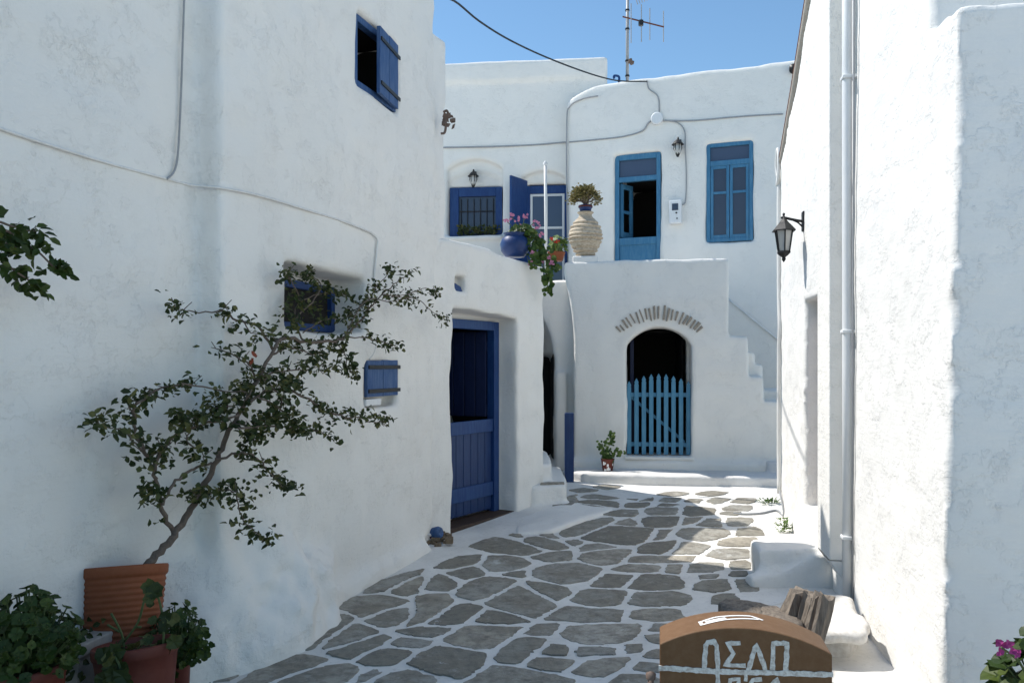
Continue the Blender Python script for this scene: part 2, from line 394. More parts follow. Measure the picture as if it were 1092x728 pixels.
zone(380, 560, 4.333, [
 [(-50,378),(0,338),(110,330),(235,348),(120,385),(25,422)],
 [(65,440),(150,400),(240,380),(240,420),(190,460),(130,470)],
 [(-153,570),(-73,520),(0,458),(85,492),(0,525)],
 [(-123,590),(-13,560),(130,515),(160,520),(60,580),(-33,615)],
 [(160,550),(205,520),(345,535),(300,565),(200,560)],
 [(20,630),(60,590),(120,575),(255,580),(180,640),(60,640)],
 [(190,490),(300,480),(440,478),(340,515),(260,510)],
 [(300,335),(420,320),(430,355),(340,425),(230,470),(280,420)],
 [(345,455),(470,370),(520,365),(580,378),(490,450),(400,455)],
 [(415,530),(510,468),(765,470),(620,565),(560,568)],
 [(240,640),(380,570),(590,595),(560,650),(480,705)],
 [(60,728),(150,685),(230,682),(350,715),(340,728)],
 [(0,728),(10,690),(90,672),(120,680),(50,728)],
 [(160,310),(240,265),(310,240),(280,310),(230,322)],
 [(310,300),(380,230),(420,245),(470,275),(420,300)],
 [(430,220),(530,190),(560,200),(580,225),(500,245)],
 [(380,195),(480,150),(570,140),(540,175),(440,200)],
 [(460,325),(500,280),(600,245),(720,260),(640,310),(540,345)],
 [(600,185),(625,145),(693,145),(745,155),(780,175),(745,195),(693,205),(630,210)],
 [(545,95),(640,60),(693,72),(845,120),(770,135),(640,120)],
 [(690,230),(773,212),(773,240)],
 [(610,360),(700,310),(753,283),(918,372),(825,425),(693,392)],
 [(540,445),(620,398),(700,412),(795,445),(693,455)],
 [(50,310),(100,270),(260,225),(310,210),(180,270),(120,305)],
 [(690,45),(760,40),(780,55),(740,58)]])
zone(540, 560, 4.333, [
 [(-45,610),(0,560),(70,525),(175,530),(45,635),(-30,630)],
 [(-170,735),(-50,655),(60,672),(280,725),(270,740)],
 [(80,60),(180,55),(270,105),(230,112),(160,95)],
 [(135,150),(200,130),(295,125),(295,160),(200,165)],
 [(135,235),(135,210),(230,185),(330,180),(430,200),(370,255),(270,265)],
 [(95,265),(200,280),(310,310),(240,345),(180,320)],
 [(80,500),(150,455),(245,455),(180,500),(120,508)],
 [(180,435),(280,380),(540,395),(520,440),(350,445)],
 [(300,345),(340,305),(400,293),(550,305),(520,365),(420,375)],
 [(390,280),(470,228),(580,232),(525,285),(450,290)],
 [(565,290),(630,232),(780,238),(800,290),(700,300)],
 [(330,155),(400,120),(580,115),(500,175),(430,183)],
 [(345,118),(375,90),(430,82),(500,100),(420,112)],
 [(350,60),(480,10),(690,15),(650,60),(580,85),(470,80)],
 [(490,205),(560,185),(710,188),(695,212)],
 [(565,365),(610,315),(780,305),(830,330),(800,360)],
 [(570,430),(590,395),(780,395),(800,430),(700,440)],
 [(270,510),(300,470),(400,460),(600,460),(590,500),(500,540),(360,545)],
 [(160,595),(220,555),(270,565),(270,600)],
 [(320,585),(350,570),(505,570),(500,595),(330,600)],
 [(100,650),(140,620),(310,625),(250,675)],
 [(305,685),(370,635),(450,615),(560,615),(520,655),(420,690)],
 [(540,575),(560,555),(625,550),(615,580),(560,588)],
 [(500,728),(530,695),(650,690),(720,728)],
 [(590,665),(640,640),(700,650),(700,675)],
 [(655,515),(710,505),(780,510),(780,545),(670,540)],
 [(635,605),(700,585),(765,590),(765,612)],
 [(665,485),(690,460),(800,462),(790,485)],
 [(0,45),(30,38),(85,45),(40,57)],
 [(160,45),(200,38),(240,60),(200,62)],
 [(285,75),(320,68),(350,80),(315,93)],
 [(670,70),(700,25),(745,18),(720,70)]])
zone(540, 490, 6.07, [
 [(350,480),(500,415),(690,375),(600,430),(450,490),(380,500)],
 [(650,355),(750,330),(845,330),(800,365),(710,368)],
 [(720,415),(800,385),(830,400),(830,430)],
 [(450,275),(600,260),(730,285),(720,310),(620,290)],
 [(430,292),(550,297),(680,325),(560,325)],
 [(470,245),(560,228),(720,250),(650,258)],
 [(770,290),(920,280),(880,305),(770,308)],
 [(420,200),(500,190),(580,200),(480,210)],
 [(790,255),(860,255),(840,268)],
 [(580,178),(640,168),(720,178),(650,190)],
 [(890,265),(940,245),(971,250),(960,270)],
 [(410,265),(420,240),(450,230),(430,270)]])
zone(680, 490, 4.282, [
 [(30,235),(80,215),(180,220),(170,250),(60,252)],
 [(25,285),(60,262),(190,260),(180,300),(80,312),(35,305)],
 [(210,250),(230,215),(340,225),(330,250),(240,262)],
 [(200,300),(215,265),(300,262),(260,290)],
 [(275,300),(320,270),(380,272),(375,305)],
 [(400,285),(420,270),(510,270),(480,298),(420,302)],
 [(185,345),(220,320),(390,318),(410,330),(370,355),(280,368)],
 [(65,370),(90,318),(160,318),(130,365)],
 [(0,425),(50,390),(170,372),(160,405),(100,430)],
 [(160,430),(210,380),(325,395),(280,432)],
 [(-40,465),(-20,447),(270,440),(240,465)],
 [(130,515),(150,482),(200,480),(180,518)],
 [(230,515),(245,480),(380,472),(375,500)],
 [(430,500),(435,470),(490,465),(490,495)],
 [(430,530),(440,515),(490,512),(485,530)],
 [(285,545),(295,532),(370,530),(360,545)],
 [(280,590),(300,555),(405,550),(410,590),(340,600)],
 [(450,550),(515,545),(520,595),(480,600)],
 [(355,655),(370,625),(430,615),(430,655)],
 [(320,440),(350,412),(490,415),(485,445),(400,455)],
 [(370,390),(420,365),(530,360),(520,390)],
 [(460,345),(480,320),(540,312),(555,340)],
 [(390,232),(440,212),(515,212),(490,232)],
 [(375,248),(400,238),(470,240),(440,252)],
 [(310,190),(360,175),(420,180),(350,200)],
 [(90,190),(130,178),(200,178),(170,192)],
 [(210,192),(240,180),(300,182),(270,195)],
 [(0,192),(40,175),(80,178),(60,190)],
 [(80,213),(120,203),(180,206),(150,214)],
 [(430,195),(470,180),(530,182),(500,200)],
 [(270,158),(340,148),(400,152),(330,166)], [(100,160),(170,150),(230,154),(160,165)]])
def chaikin(p, n=2):
    for _ in range(n):
        q = []
        for i in range(len(p)):
            a, b = p[i - 1], p[i]
            q += [(a[0] * .88 + b[0] * .12, a[1] * .88 + b[1] * .12), (a[0] * .12 + b[0] * .88, a[1] * .12 + b[1] * .88)]
        p = q
    return p
# more stones nearer than the photograph's lower edge
rnd = random.Random(3)
seeds = [(i * .52 + rnd.uniform(-.17, .17), j * .42 + rnd.uniform(-.14, .14)) for i in range(-7, 8) for j in range(-8, 10)]
cent = [(sum(p[0] for p in s) / len(s), sum(p[1] for p in s) / len(s)) for s in ST]
for sx, sy in seeds:
    py = HZ + CAMZ * F / sy if sy > .3 else 9999
    if py < 768: continue
    if sx < -2.3 - (3.2 - sy) * .3 or sx > 2.6: continue
    cell = [(sx - .6, sy - .6), (sx + .6, sy - .6), (sx + .6, sy + .6), (sx - .6, sy + .6)]
    for qx, qy in seeds + cent:
        if (qx, qy) == (sx, sy) or abs(qx - sx) > 1.3 or abs(qy - sy) > 1.3: continue
        mx, my = (sx + qx) / 2, (sy + qy) / 2; nx, ny = qx - sx, qy - sy; ln = math.hypot(nx, ny); nx /= ln; ny /= ln
        mx -= nx * .035; my -= ny * .035; out = []
        for i in range(len(cell)):
            a, b = cell[i - 1], cell[i]; da = (a[0] - mx) * nx + (a[1] - my) * ny; db = (b[0] - mx) * nx + (b[1] - my) * ny
            if (da <= 0) != (db <= 0):
                t = da / (da - db); out.append((a[0] + (b[0] - a[0]) * t, a[1] + (b[1] - a[1]) * t))
            if db <= 0: out.append(b)
        cell = out
        if len(cell) < 3: break
    if len(cell) >= 3: ST.append(cell)
def seg_dist(P, A, B):
    AB = B - A; L2 = np.maximum((AB ** 2).sum(1), 1e-9)
    t = np.clip(((P[:, None, :] - A[None]) * AB[None]).sum(2) / L2[None], 0, 1)
    return np.sqrt((((A[None] + AB[None] * t[:, :, None]) - P[:, None, :]) ** 2).sum(2))
def split_edges(p, st):
    q = []
    for i in range(len(p)):
        a, b = p[i], p[(i + 1) % len(p)]; m_ = max(1, int(math.hypot(b[0] - a[0], b[1] - a[1]) / st))
        q += [(a[0] + (b[0] - a[0]) * t / m_, a[1] + (b[1] - a[1]) * t / m_) for t in range(m_)]
    return q
GROWN = [split_edges(p, .09) for p in ST]
for _ in range(2):
    segA = [np.array(p) for p in GROWN]; segB = [np.roll(a, -1, 0) for a in segA]; new = []
    for k, P in enumerate(segA):
        c = P.mean(0); oth = [q for q in range(len(segA)) if q != k and np.hypot(*(segA[q].mean(0) - c)) < 2.2]
        if not oth: new.append(GROWN[k]); continue
        d = seg_dist(P, np.concatenate([segA[q] for q in oth]), np.concatenate([segB[q] for q in oth])).min(1)
        joint = .047 + .003 * max(0, c[1] - 5)
        g = np.clip((d - joint) * .5, -.012, .032)
        if _ == 1: g = np.clip(g, -.012, .02)
        nxt, prv = np.roll(P, -1, 0), np.roll(P, 1, 0); tv = nxt - prv
        nr = np.stack([tv[:, 1], -tv[:, 0]], 1); nr /= np.maximum(np.hypot(nr[:, 0], nr[:, 1]), 1e-6)[:, None]
        sgn = np.sign(((P - c) * nr).sum()); new.append([tuple(v) for v in P + nr * sgn * g[:, None]])
    GROWN = new
mb = MB()
xs = np.arange(-4.5, 6.01, .15); ys = np.arange(-4, 13.01, .15)
V = [(x, y, gz(x, y)) for y in ys for x in xs]; nx_ = len(xs)
mb.add(V, [(j * nx_ + i, j * nx_ + i + 1, (j + 1) * nx_ + i + 1, (j + 1) * nx_ + i) for j in range(len(ys) - 1) for i in range(nx_ - 1)])
mb.mi = 1
for k, s in enumerate(ST):
    s = GROWN[k]
    p = chaikin(s, 2); r_ = random.Random(k)
    # wobbly painted edge
    q = []
    for i in range(len(p)):
        a, b = p[i - 1], p[i]
        ln = math.hypot(b[0] - a[0], b[1] - a[1]); m_ = max(1, int(ln / .035))
        for j in range(m_):
            t = j / m_; q.append((a[0] + (b[0] - a[0]) * t + r_.uniform(-.009, .009), a[1] + (b[1] - a[1]) * t + r_.uniform(-.009, .009)))
    n = len(q)
    if n < 3: continue
    c = (sum(a for a, b in q) / n, sum(b for a, b in q) / n)
    dz = r_.uniform(.003, .010)
    V = [(a, b, gz(a, b) + dz) for a, b in q] + [(a + (a - c[0]) * .02, b + (b - c[1]) * .02, gz(a, b) - .01) for a, b in q] + [(c[0], c[1], gz(*c) + dz + .002)]
    mb.add(V, [(i, (i + 1) % n, 2 * n) for i in range(n)] + [(n + i, n + (i + 1) % n, (i + 1) % n, i) for i in range(n)])
tag(mb.build("pavement", "joint_white", None, False, 0, 2, "flagstone"), kind='structure')
mb = MB(); mb.add([(-400, -400, -.25), (400, -400, -.25), (400, 400, -.25), (-400, 400, -.25)], [(0, 1, 2, 3)])
tag(mb.build("ground", "whitewash"), kind='structure')

def shade_box(parent, x0, x1, y0, y1, z0, z1, mat="shade_black", name="shade_lining"):     # near-black lining behind an opening, its colour standing in for indoor shade; front open
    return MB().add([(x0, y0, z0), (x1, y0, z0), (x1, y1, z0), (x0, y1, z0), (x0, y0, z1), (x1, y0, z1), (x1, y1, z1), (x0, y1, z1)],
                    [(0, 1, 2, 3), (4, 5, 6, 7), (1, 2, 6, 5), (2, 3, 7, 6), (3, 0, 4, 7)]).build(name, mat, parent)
# ------------------------------------------------------------------ tall house on the left
TL = thing("house", (-.663, 6.87, 0), math.atan2(.949, .316), "tall white house on the left with a half shuttered window high up", "house")
TLm = Matrix.Translation((-.663, 6.87, 0)) @ Matrix.Rotation(math.atan2(.949, .316), 4, 'Z')
def on_plane(M4, px, py, yoff=0.0):      # where a sight line meets the wall plane (local y = yoff): local x, z
    Mi = M4.inverted(); o = Mi @ Vector((0, 0, CAMZ)); d = Mi.to_3x3() @ Vector(((px - 546) / F, 1, -(py - HZ) / F))
    t = (yoff - o.y) / d.y; p = o + d * t; return p
def L1(px, py, y=0.0): return on_plane(TLm, px, py, y)
G = Grid(-6.6, .45, -.5, 1.7, -.3, 5.05, .026)
f = np.maximum(G.box(-2.79, 0, 0, 4, -1, 6), G.Z - (4.87 + .44 * G.X))
f = np.minimum(f, G.box(-12, -2.7, .15, 4, -1, 3.64))
f = np.minimum(f, G.box(-.3, .34, .05, 4, -1, 4.52))
# swelling at the foot of the corner
f = smin(f, G.ell((-2.35, .1, -.1), (.70, .40, .74)) + .03 * G.noise(.22, 5) + .018 * G.noise(.09, 6), .12)
f = smin(f, G.ell((-2.78, .2, 0), (.42, .36, .62)) + .03 * G.noise(.2, 7), .1)
f = smin(f, G.box(-2.6, .3, -.03, .5, -1, .1), .12)
a = L1(308, 285); b_ = L1(391, 340); nx0, nx1 = a.x, b_.x; nz1 = 2.22; nz0 = 1.83
n_ = G.poly([(nx0, nz0), (nx1, nz0), (nx1, nz1), (nx0, nz1 + .02)], (0, 2), -1, .33) if False else G.box(nx0, nx1, -1, .30, nz0, nz1)
f = cut(f, n_)
w0 = L1(381, 12); w1 = L1(426, 40); wz0, wz1 = 3.58, 4.10
f = cut(f, G.box(w0.x, w1.x, -1, .12, wz0, wz1))
f = cut(f, G.box(w0.x + .02, w1.x - .02, -1, .8, wz0 + .02, wz1 - .02))
s0 = L1(390, 385); s1 = L1(423, 430)
f = cut(f, G.box(s0.x, s1.x + .02, -1, .13, s1.z - .01, s0.z + .0))
hole = L1(468, 592)
f = cut(f, G.ell((hole.x, .0, .10), (.24, .22, .13)) + .04 * G.noise(.1, 9))
f = blur(f, 1); f = lumpy(G, f, .018, .009, 3, .55, .16)
msk = np.exp(-((G.X + 2.35) / .75) ** 2 - ((G.Z - .2) / .42) ** 2)
f = f + msk * (.032 * G.noise(.2, 15) + .018 * G.noise(.08, 16) + .012 * G.noise(.045, 17))
f = f + .05 * np.exp(-((G.X + 2.1 + .35 * (G.Z - .3)) / .09) ** 2) * np.clip(1 - np.abs(G.Z - .3) / .35, 0, 1)
nets(G, f, "wall", "plaster", TL)
# niche window: blue frame at the back of the niche
fr = MB(); x0, x1, z0, z1 = nx0 + .04, nx1 - .01, nz0 + .01, nz1 - .05
for q in ((x0, x0 + .05, z0, z1), (x1 - .05, x1, z0, z1)): fr.box(q[0], q[1], .25, .31, q[2], q[3])
fr.box(x0 + .05, x1 - .05, .25, .31, z1 - .05, z1); fr.box(x0 + .05, x1 - .05, .25, .31, z0, z0 + .05)
nw = fr.build("window", "royal_blue", TL, False, .006); nw["label"] = "deep set small window behind the climbing branches"
MB().box(x0 + .05, x1 - .05, .285, .30, z0 + .05, z1 - .05).build("pane", "shade_black", nw)
# high window with half open shutter
fr = MB(); x0, x1, z0, z1 = w0.x, w1.x, wz0, wz1
for q in ((x0, x0 + .06), (x1 - .06, x1)): fr.box(q[0], q[1], .03, .09, z0, z1)
fr.box(x0 + .06, x1 - .06, .03, .09, z1 - .05, z1); fr.box(x0 + .06, x1 - .06, .03, .09, z0, z0 + .05)
hw = fr.build("window", "worn_blue", TL, False, .005); hw["label"] = "small high window with one shutter half open"
def shutter(w, h, parent, mat, ang, hinge, planks=2, name="shutter"):
    s = MB()
    pw = w / planks
    for i in range(planks): s.box(-w + i * pw + .003, -w + (i + 1) * pw - .003, -.03, 0, 0, h + (.006 if i else 0))
    o = s.build(name, mat, parent, False, .004); o.location = hinge; o.rotation_euler = (0, 0, ang)
    for z in (.16 * h, .82 * h): MB().box(-w + .01, .02, -.042, -.031, z - .014, z + .014).build("strap_hinge", "black_metal", o, False, .003)
    return o
shutter((x1 - x0) * .60, z1 - z0 - .03, hw, "worn_blue", R(7), (x1 - .02, .03, z0 + .015), 2)
shutter(.26, z1 - z0 - .1, hw, "royal_blue", R(-78), (x0 + .07, .10, z0 + .05), 2)
shade_box(TL, x0 + .03, x1 - .03, .10, .78, z0 + .03, z1 - .03)
# little shuttered vent
v = shutter(s1.x - s0.x - .0, s0.z - s1.z - .06, TL, "worn_blue", R(0), (s1.x + .01, .022, s1.z + .065), 2)
v["label"] = "little weathered blue shutter with two black strap hinges"
MB().box(s0.x + .01, s0.x + .24, .0, .1, s1.z + .0, s1.z + .05).build("sill", "white_paint", TL, False, .006)

# ------------------------------------------------------------------ cottage with the deep blue door
CTm = Matrix.Translation((-.537, 7.24, 0)) @ Matrix.Rotation(math.atan2(.84, .54), 4, 'Z')
CT = thing("cottage", (-.537, 7.24, 0), math.atan2(.84, .54), "low white cottage with a deep-set blue stable door beside the tall house", "cottage")
G = Grid(-.9, 3.0, -.4, 3.0, -.3, 2.95, .023)
plan = [(-.9, .05), (-.42, -.03), (.0, 0), (1.62, 0), (2.3, .62), (2.6, 2.95), (-.9, 2.95)]
f = G.poly(plan, (0, 1), -1, 0)
top = 2.73 - .03 * G.X + .02 * np.sin(G.X * 3.1)
P2 = G.poly(plan, (0, 1), -9, 9)
f = np.maximum(P2, G.Z - top)
f = cut(f, G.box(-.5, 2.0, .35, 2.6, 2.5, 4))      # terrace hollow behind the parapet
dz1 = 2.10
f = cut(f, G.poly([(.0, .05), (1.1, .05), (1.1, dz1 - .02), (0, dz1 + .03)], (0, 2), -1, .25))
f = cut(f, G.box(.05, 1.02, .1, 2.0, .05, 2.03))
f = cut(f, G.box(.03, .20, -1, .12, 2.28, 2.43))
f = blur(f, 1); f = lumpy(G, f, .016, .009, 11, .45, .15)
nets(G, f, "wall", "plaster", CT)
# stable door
D = MB(); x0, x1, z0, z1 = .03, 1.06, .11, 2.05
D.box(x0, x0 + .09, .20, .29, z0, z1); D.box(x1 - .09, x1, .20, .29, z0, z1); D.box(x0 + .09, x1 - .09, .20, .29, z1 - .09, z1)
dr = D.build("door_frame", "royal_blue", CT, False, .006)
D = MB(); n = 7; lw = (x1 - x0 - .18) / n
for i in range(n): D.box(x0 + .09 + i * lw + .003, x0 + .09 + (i + 1) * lw - .003, .235, .265, z0 + .03, 1.03)
lo = D.build("lower_door_leaf", "door_navy", CT, False, .004)
D = MB()
for a, b in ((.93, 1.06), (.28, .42)): MB().box(x0 + .09, x1 - .09, .215, .235, a, b).build("rail", "royal_blue", lo, False, .005)
D = MB()
for i in range(n): D.box(i * lw + .003, (i + 1) * lw - .003, -.015, .015, 1.08, z1 - .10)
D.box(0, n * lw, -.03, -.016, 1.1, 1.2); D.box(0, n * lw, -.03, -.016, 1.75, 1.85)
up = D.build("upper_door_leaf", "navy_shaded", CT, False, .004); up.location = (x1 - .1, .29, 0); up.rotation_euler = (0, 0, R(104))
shade_box(CT, .06, 1.01, .31, 1.98, .06, 2.02)
MB().box(-.02, 1.12, .03, .30, .06, .113).build("threshold", "dark_wood", CT, False, .01)
# blue trim left in the little hole over the door
MB().add([(.05, .02, 2.29), (.19, .02, 2.27), (.15, .02, 2.33), (.06, .02, 2.36), (.05, .06, 2.29), (.19, .06, 2.27), (.15, .06, 2.33), (.06, .06, 2.36)],
         [(0, 1, 2, 3), (7, 6, 5, 4), (0, 4, 5, 1), (1, 5, 6, 2), (2, 6, 7, 3), (3, 7, 4, 0)]).build("niche_board", "royal_blue", CT, False, .004)
# white steps past the door, and the low kerb around them
SP = thing("steps", (.3, 8.5, 0), 0, "small white plastered steps climbing to the dark doorway past the cottage corner", "steps")
G = Grid(-.75, .75, -1.3, 1.6, -.15, .8, .025)
rot = lambda pts: [(x - .3, y - 8.5) for x, y in pts]
f = G.poly(rot([(.24, 8.36), (.57, 8.44), (.62, 9.0), (.60, 10.0), (-.3, 10.0), (.0, 8.5)]), (0, 1), -1, .34)
f = np.minimum(f, G.poly(rot([(.27, 8.55), (.43, 8.70), (.45, 9.2), (.42, 10.0), (-.3, 10.0), (-.0, 8.6)]), (0, 1), -1, .54))
kerb = rot([ground_at(549, 572), ground_at(562, 577), ground_at(600, 566), ground_at(660, 543), ground_at(625, 538), (.3, 8.9), (.0, 8.4)])
f = np.minimum(f, np.maximum(G.poly(kerb, (0, 1), -1, .5), G.Z - (.085 + .06 * np.clip((G.X + .3) / .5, 0, 1))))
f = blur(f, 1); f = lumpy(G, f, .010, .006, 21, .3, .1)
nets(G, f, "stair", "plaster", SP)
MB().slab(rot([(.42, 8.30), (.62, 8.32), (.72, 8.62), (.60, 8.80), (.585, 8.42)]), .11, .153).slab(rot([(.30, 8.46), (.56, 8.5), (.56, 8.62), (.32, 8.62)]), .335, .349).build("tread_stone", "flagstone", SP)

# ------------------------------------------------------------------ passage wall with dark doorway
PS = thing("wall", (.3, 10.6, 0), 0, "narrow white passage wall with a tall dark opening under the flower terrace", "wall")
G = Grid(-1.6, .62, -.15, 1.3, -.2, 2.85, .03)
f = G.box(-3, 1.2, .0, 1.2, -1, 2.74)
f = cut(f, G.box(-.6, .27, -1, 1.0, .3, 1.75)); f = cut(f, G.ell((-.25, 0, 1.7), (.50, 1.0, .75)))
f = smin(f, G.box(.27, .42, -.10, .3, -1, 1.52), .03)
f = blur(f, 2); f = lumpy(G, f, .014, .006, 31)
nets(G, f, "passage_wall", "plaster_far", PS)
shade_box(PS, -.62, .255, .06, .95, .28, 2.42)

# ------------------------------------------------------------------ terrace house with the arched gateway
GHA = R(-8); GO = (.8, 10.3, 0)
GHm = Matrix.Translation(GO) @ Matrix.Rotation(GHA, 4, 'Z')
GH = thing("terrace_house", GO, GHA, "white terrace block with an arched gateway, picket gate and stepped stair wall", "house")
def G1(px, py, y=0.0): return on_plane(GHm, px, py, y)
ax0, ax1 = G1(668, 487).x, G1(738, 487).x; az0 = .44; aza = 2.09; azs = 1.86
xs1 = G1(777, 300).x; xs2 = G1(798.5, 400).x; xs3 = G1(814, 400).x
zt = G1(700, 277).z; zp1 = G1(785, 358).z; zp2 = G1(805, 401).z; zp3 = G1(825, 428).z
G = Grid(-.25, 3.6, -.25, 2.75, -.1, 3.12, .024)
lean = -.13 * np.clip((G.Z - 1.9) / .9, 0, 1) ** 1.6
f = np.maximum(G.box(0, xs1, 0, 2.7, -1, zt), -9) 
f = np.maximum(np.maximum((0 + lean) - G.X, G.X - xs1), np.maximum(np.maximum(-G.Y, G.Y - 2.6), G.Z - zt)) + 0 * f
f = cut(f, G.box(.25, 5, .22, 5, 2.68, 9))
f = np.minimum(f, G.box(xs1 - .2, xs2, 0, .2, -1, zp1)); f = np.minimum(f, G.box(xs2 - .2, xs3, 0, .2, -1, zp2)); f = np.minimum(f, G.box(xs3 - .2, 3.8, 0, .2, -1, zp3))
f = np.minimum(f, G.box(xs1 - .3, xs2 + .1, .19, 1.15, -1, zp1 - .2))
f = np.minimum(f, G.box(xs2, xs3 + .03, .19, 1.15, -1, zp2 + .15)); f = np.minimum(f, G.box(xs3, 3.45, .19, 1.15, -1, zp3 + .13))     # the stair behind the stepped wall
k = ax1 - ax0; cx = (ax0 + ax1) / 2; rr = (k * k / 4 + (aza - azs) ** 2) / (2 * (aza - azs))
arch = [(ax0, az0), (ax1, az0)] + [(cx + rr * math.sin(t), aza - rr + rr * math.cos(t)) for t in np.linspace(math.asin(k / 2 / rr), -math.asin(k / 2 / rr), 15)]
f = cut(f, G.poly(arch, (0, 2), -1, .42))
f = cut(f, G.box(ax0 - .1, ax1 - .04, .40, 2.2, az0, 2.10))
f = smin(f, G.box(-.02, 3.8, -.07, .3, -1, .38), .08)
f = smin(f, G.ell((3.05, -.05, .3), (.5, .22, .16)), .05)
f = blur(f, 1); f = lumpy(G, f, .014, .008, 41, .5, .15)
nets(G, f, "wall", "plaster_far", GH)
# fan of flat stones over the arch
A = MB(); rs = random.Random(5); ro0 = rr + .045
span = math.asin(min(1, (k / 2 + .03) / rr)) * .97
for i in range(21):
    t = R(-45 + 90 * i / 20 + rs.uniform(-.7, .7)); u = Vector((math.sin(t), 0, math.cos(t))); w = Vector((u.z, 0, -u.x))
    ln = rs.uniform(.135, .185) * (1 - .4 * (abs(t) / R(43)) ** 2); wd = rs.uniform(.010, .0155) * (1.5 if i > 18 else 1)
    u2 = (u + w * rs.uniform(-.07, .07)).normalized(); w2 = Vector((u2.z, 0, -u2.x)); nrm_y = Vector((0, .024, 0))
    c = Vector((cx, -.004 + rs.uniform(-.006, .004), 1.555)) + u * (.715 + rs.uniform(-.012, .012))
    a1, a2 = rs.uniform(.55, 1), rs.uniform(.8, 1.2)
    A.add([c + u2 * (ln / 2 * k2 + rs.uniform(-.008, .008)) + w2 * wd * sg * (a1 if k2 < 0 else a2) + nrm_y * yy for k2 in (-1, 1) for sg, yy in ((-1, -1), (1, -1), (1, 1), (-1, 1))],
          [(0, 3, 2, 1), (4, 5, 6, 7), (0, 1, 5, 4), (1, 2, 6, 5), (2, 3, 7, 6), (3, 0, 4, 7)])
A.build("arch_stone", "stone_arch", GH, False, .005)
# picket gate
gz0 = az0 + .02; gt = MB(); gw = (ax1 - ax0 - .04); n = 9
gate = bpy.data.objects.new("gate", None); COL.objects.link(gate); gate.parent = GH; gate.empty_display_size = .05
for a in (.10, .74): MB().box(ax0 + .02, ax1 - .02, .135, .16, gz0 + a, gz0 + a + .055).build("gate_rail", "gate_blue", gate, False, .004)
for i in range(n):
    xc = ax0 + .035 + (gw - .03) * i / (n - 1); h = .86 + .10 * math.sin(math.pi * i / (n - 1)); w = .0275
    MB().prism([(xc - w, gz0), (xc + w, gz0), (xc + w, gz0 + h), (xc + w * .7, gz0 + h + .012), (xc + w * 1.05, gz0 + h + .03), (xc, gz0 + h + .085), (xc - w * 1.05, gz0 + h + .03), (xc - w * .7, gz0 + h + .012), (xc - w, gz0 + h)], .112, .134).build("picket", "gate_blue", gate, False, .003)
br = MB(); p0 = Vector((ax0 + .06, .168, gz0 + .74)); p1 = Vector((ax1 - .08, .168, gz0 + .16)); d = (p1 - p0)
br.obox((p0 + p1) / 2, d / 2, (0, .007, 0), Vector((-d.z, 0, d.x)).normalized() * .018); br.build("brace", "gate_blue", gate, False, .003)
# inner door standing open behind the gate
shade_box(GH, ax0 - .05, ax1 - .08, .46, 2.05, az0 + .02, 2.06)
dm = MB().box(ax0 + .05, ax0 + .10, .48, 1.0, az0, 1.95); dm.build("inner_door", "navy_shaded", GH, False, .005)
MB().box(ax0 - .02, ax1 + .02, -.05, .2, az0 - .03, az0 + .006).build("threshold", "plaster_far", GH, False, .01)
# pedestal for the jar
PD = MB().box(-.02, .30, .04, .34, zt - .02, zt + .075); PD.build("plinth", "plaster_rough", GH, False, .02, 3)
# low platform in front of it
PF = thing("platform_step", (.8, 10.3, 0), GHA, "long low whitewashed step in front of the arched gateway", "step")
G = Grid(-.3, 3.6, -.85, .1, -.1, .5, .025)
f = G.poly([(-.12, .1), (-.12, -.35), (.15, -.55), (1.0, -.64), (2.2, -.60), (3.5, -.66), (3.5, .1)], (0, 1), -1, .29)
f = np.minimum(f, G.poly([(2.35, .1), (2.4, -.14), (2.6, -.22), (3.5, -.32), (3.5, .1)], (0, 1), -1, .42))
f = blur(f, 1); f = lumpy(G, f, .014, .006, 51, .35, .12)
nets(G, f, "step", "whitewash", PF)

# ------------------------------------------------------------------ upper terrace floor and the two houses behind
tpoly = [(-3.5, 11.75), (.75, 11.75), (1.15, 12.75), (3.0, 12.45), (3.0, 16.5), (-3.5, 16.5)]
tag(MB().slab(tpoly, -.2, 2.62).build("terrace", "plaster_far"), kind='structure')
tag(MB().slab(tpoly, 2.622, 2.66).build("terrace_floor", "flagstone"), kind='structure')  # unseen floor sheet added in dark stone to cut bounce onto walls behind
RBA = math.atan2(-.34, .94); RBO = (.937, 13.5, 0)
RBm = Matrix.Translation(RBO) @ Matrix.Rotation(RBA, 4, 'Z')
RB = thing("house", RBO, RBA, "upper white house behind the terrace with a half open blue door and a blue window", "house")
def R1(px, py, y=0.0): return on_plane(RBm, px, py, y)
d0, d1 = R1(655, 200).x, R1(704, 200).x; dt = R1(680, 163).z
w0, w1 = R1(753, 200).x, R1(803, 200).x; wt = R1(778, 151).z; wb = R1(778, 257).z
G = Grid(-.12, 5.6, -.12, 1.7, -.1, 6.45, .035)
tp = 6.31 - .26 * np.clip((.55 - G.X) / .6, 0, 1) ** 1.5
f = np.maximum(np.maximum(-G.X, np.maximum(-G.Y, G.Y - 1.6)), G.Z - tp)
f = cut(f, G.box(d0, d1, -1, .15, 2.7, dt)); f = cut(f, G.box(d0 + .04, d1 - .04, 0, 1.4, 2.7, dt - .35))
f = cut(f, G.box(w0, w1, -1, .12, wb, wt))
f = blur(f, 1); f = lumpy(G, f, .014, .006, 61, .6, .2)
nets(G, f, "wall", "plaster_far", RB)
shade_box(RB, d0 + .05, d1 - .05, .155, 1.38, 2.7, dt - .36)
D = MB(); D.box(d0, d0 + .07, .05, .13, 2.66, dt); D.box(d1 - .07, d1, .05, .13, 2.66, dt); D.box(d0 + .07, d1 - .07, .05, .13, dt - .09, dt); D.box(d0 + .07, d1 - .07, .05, .13, dt - .45, dt - .37)
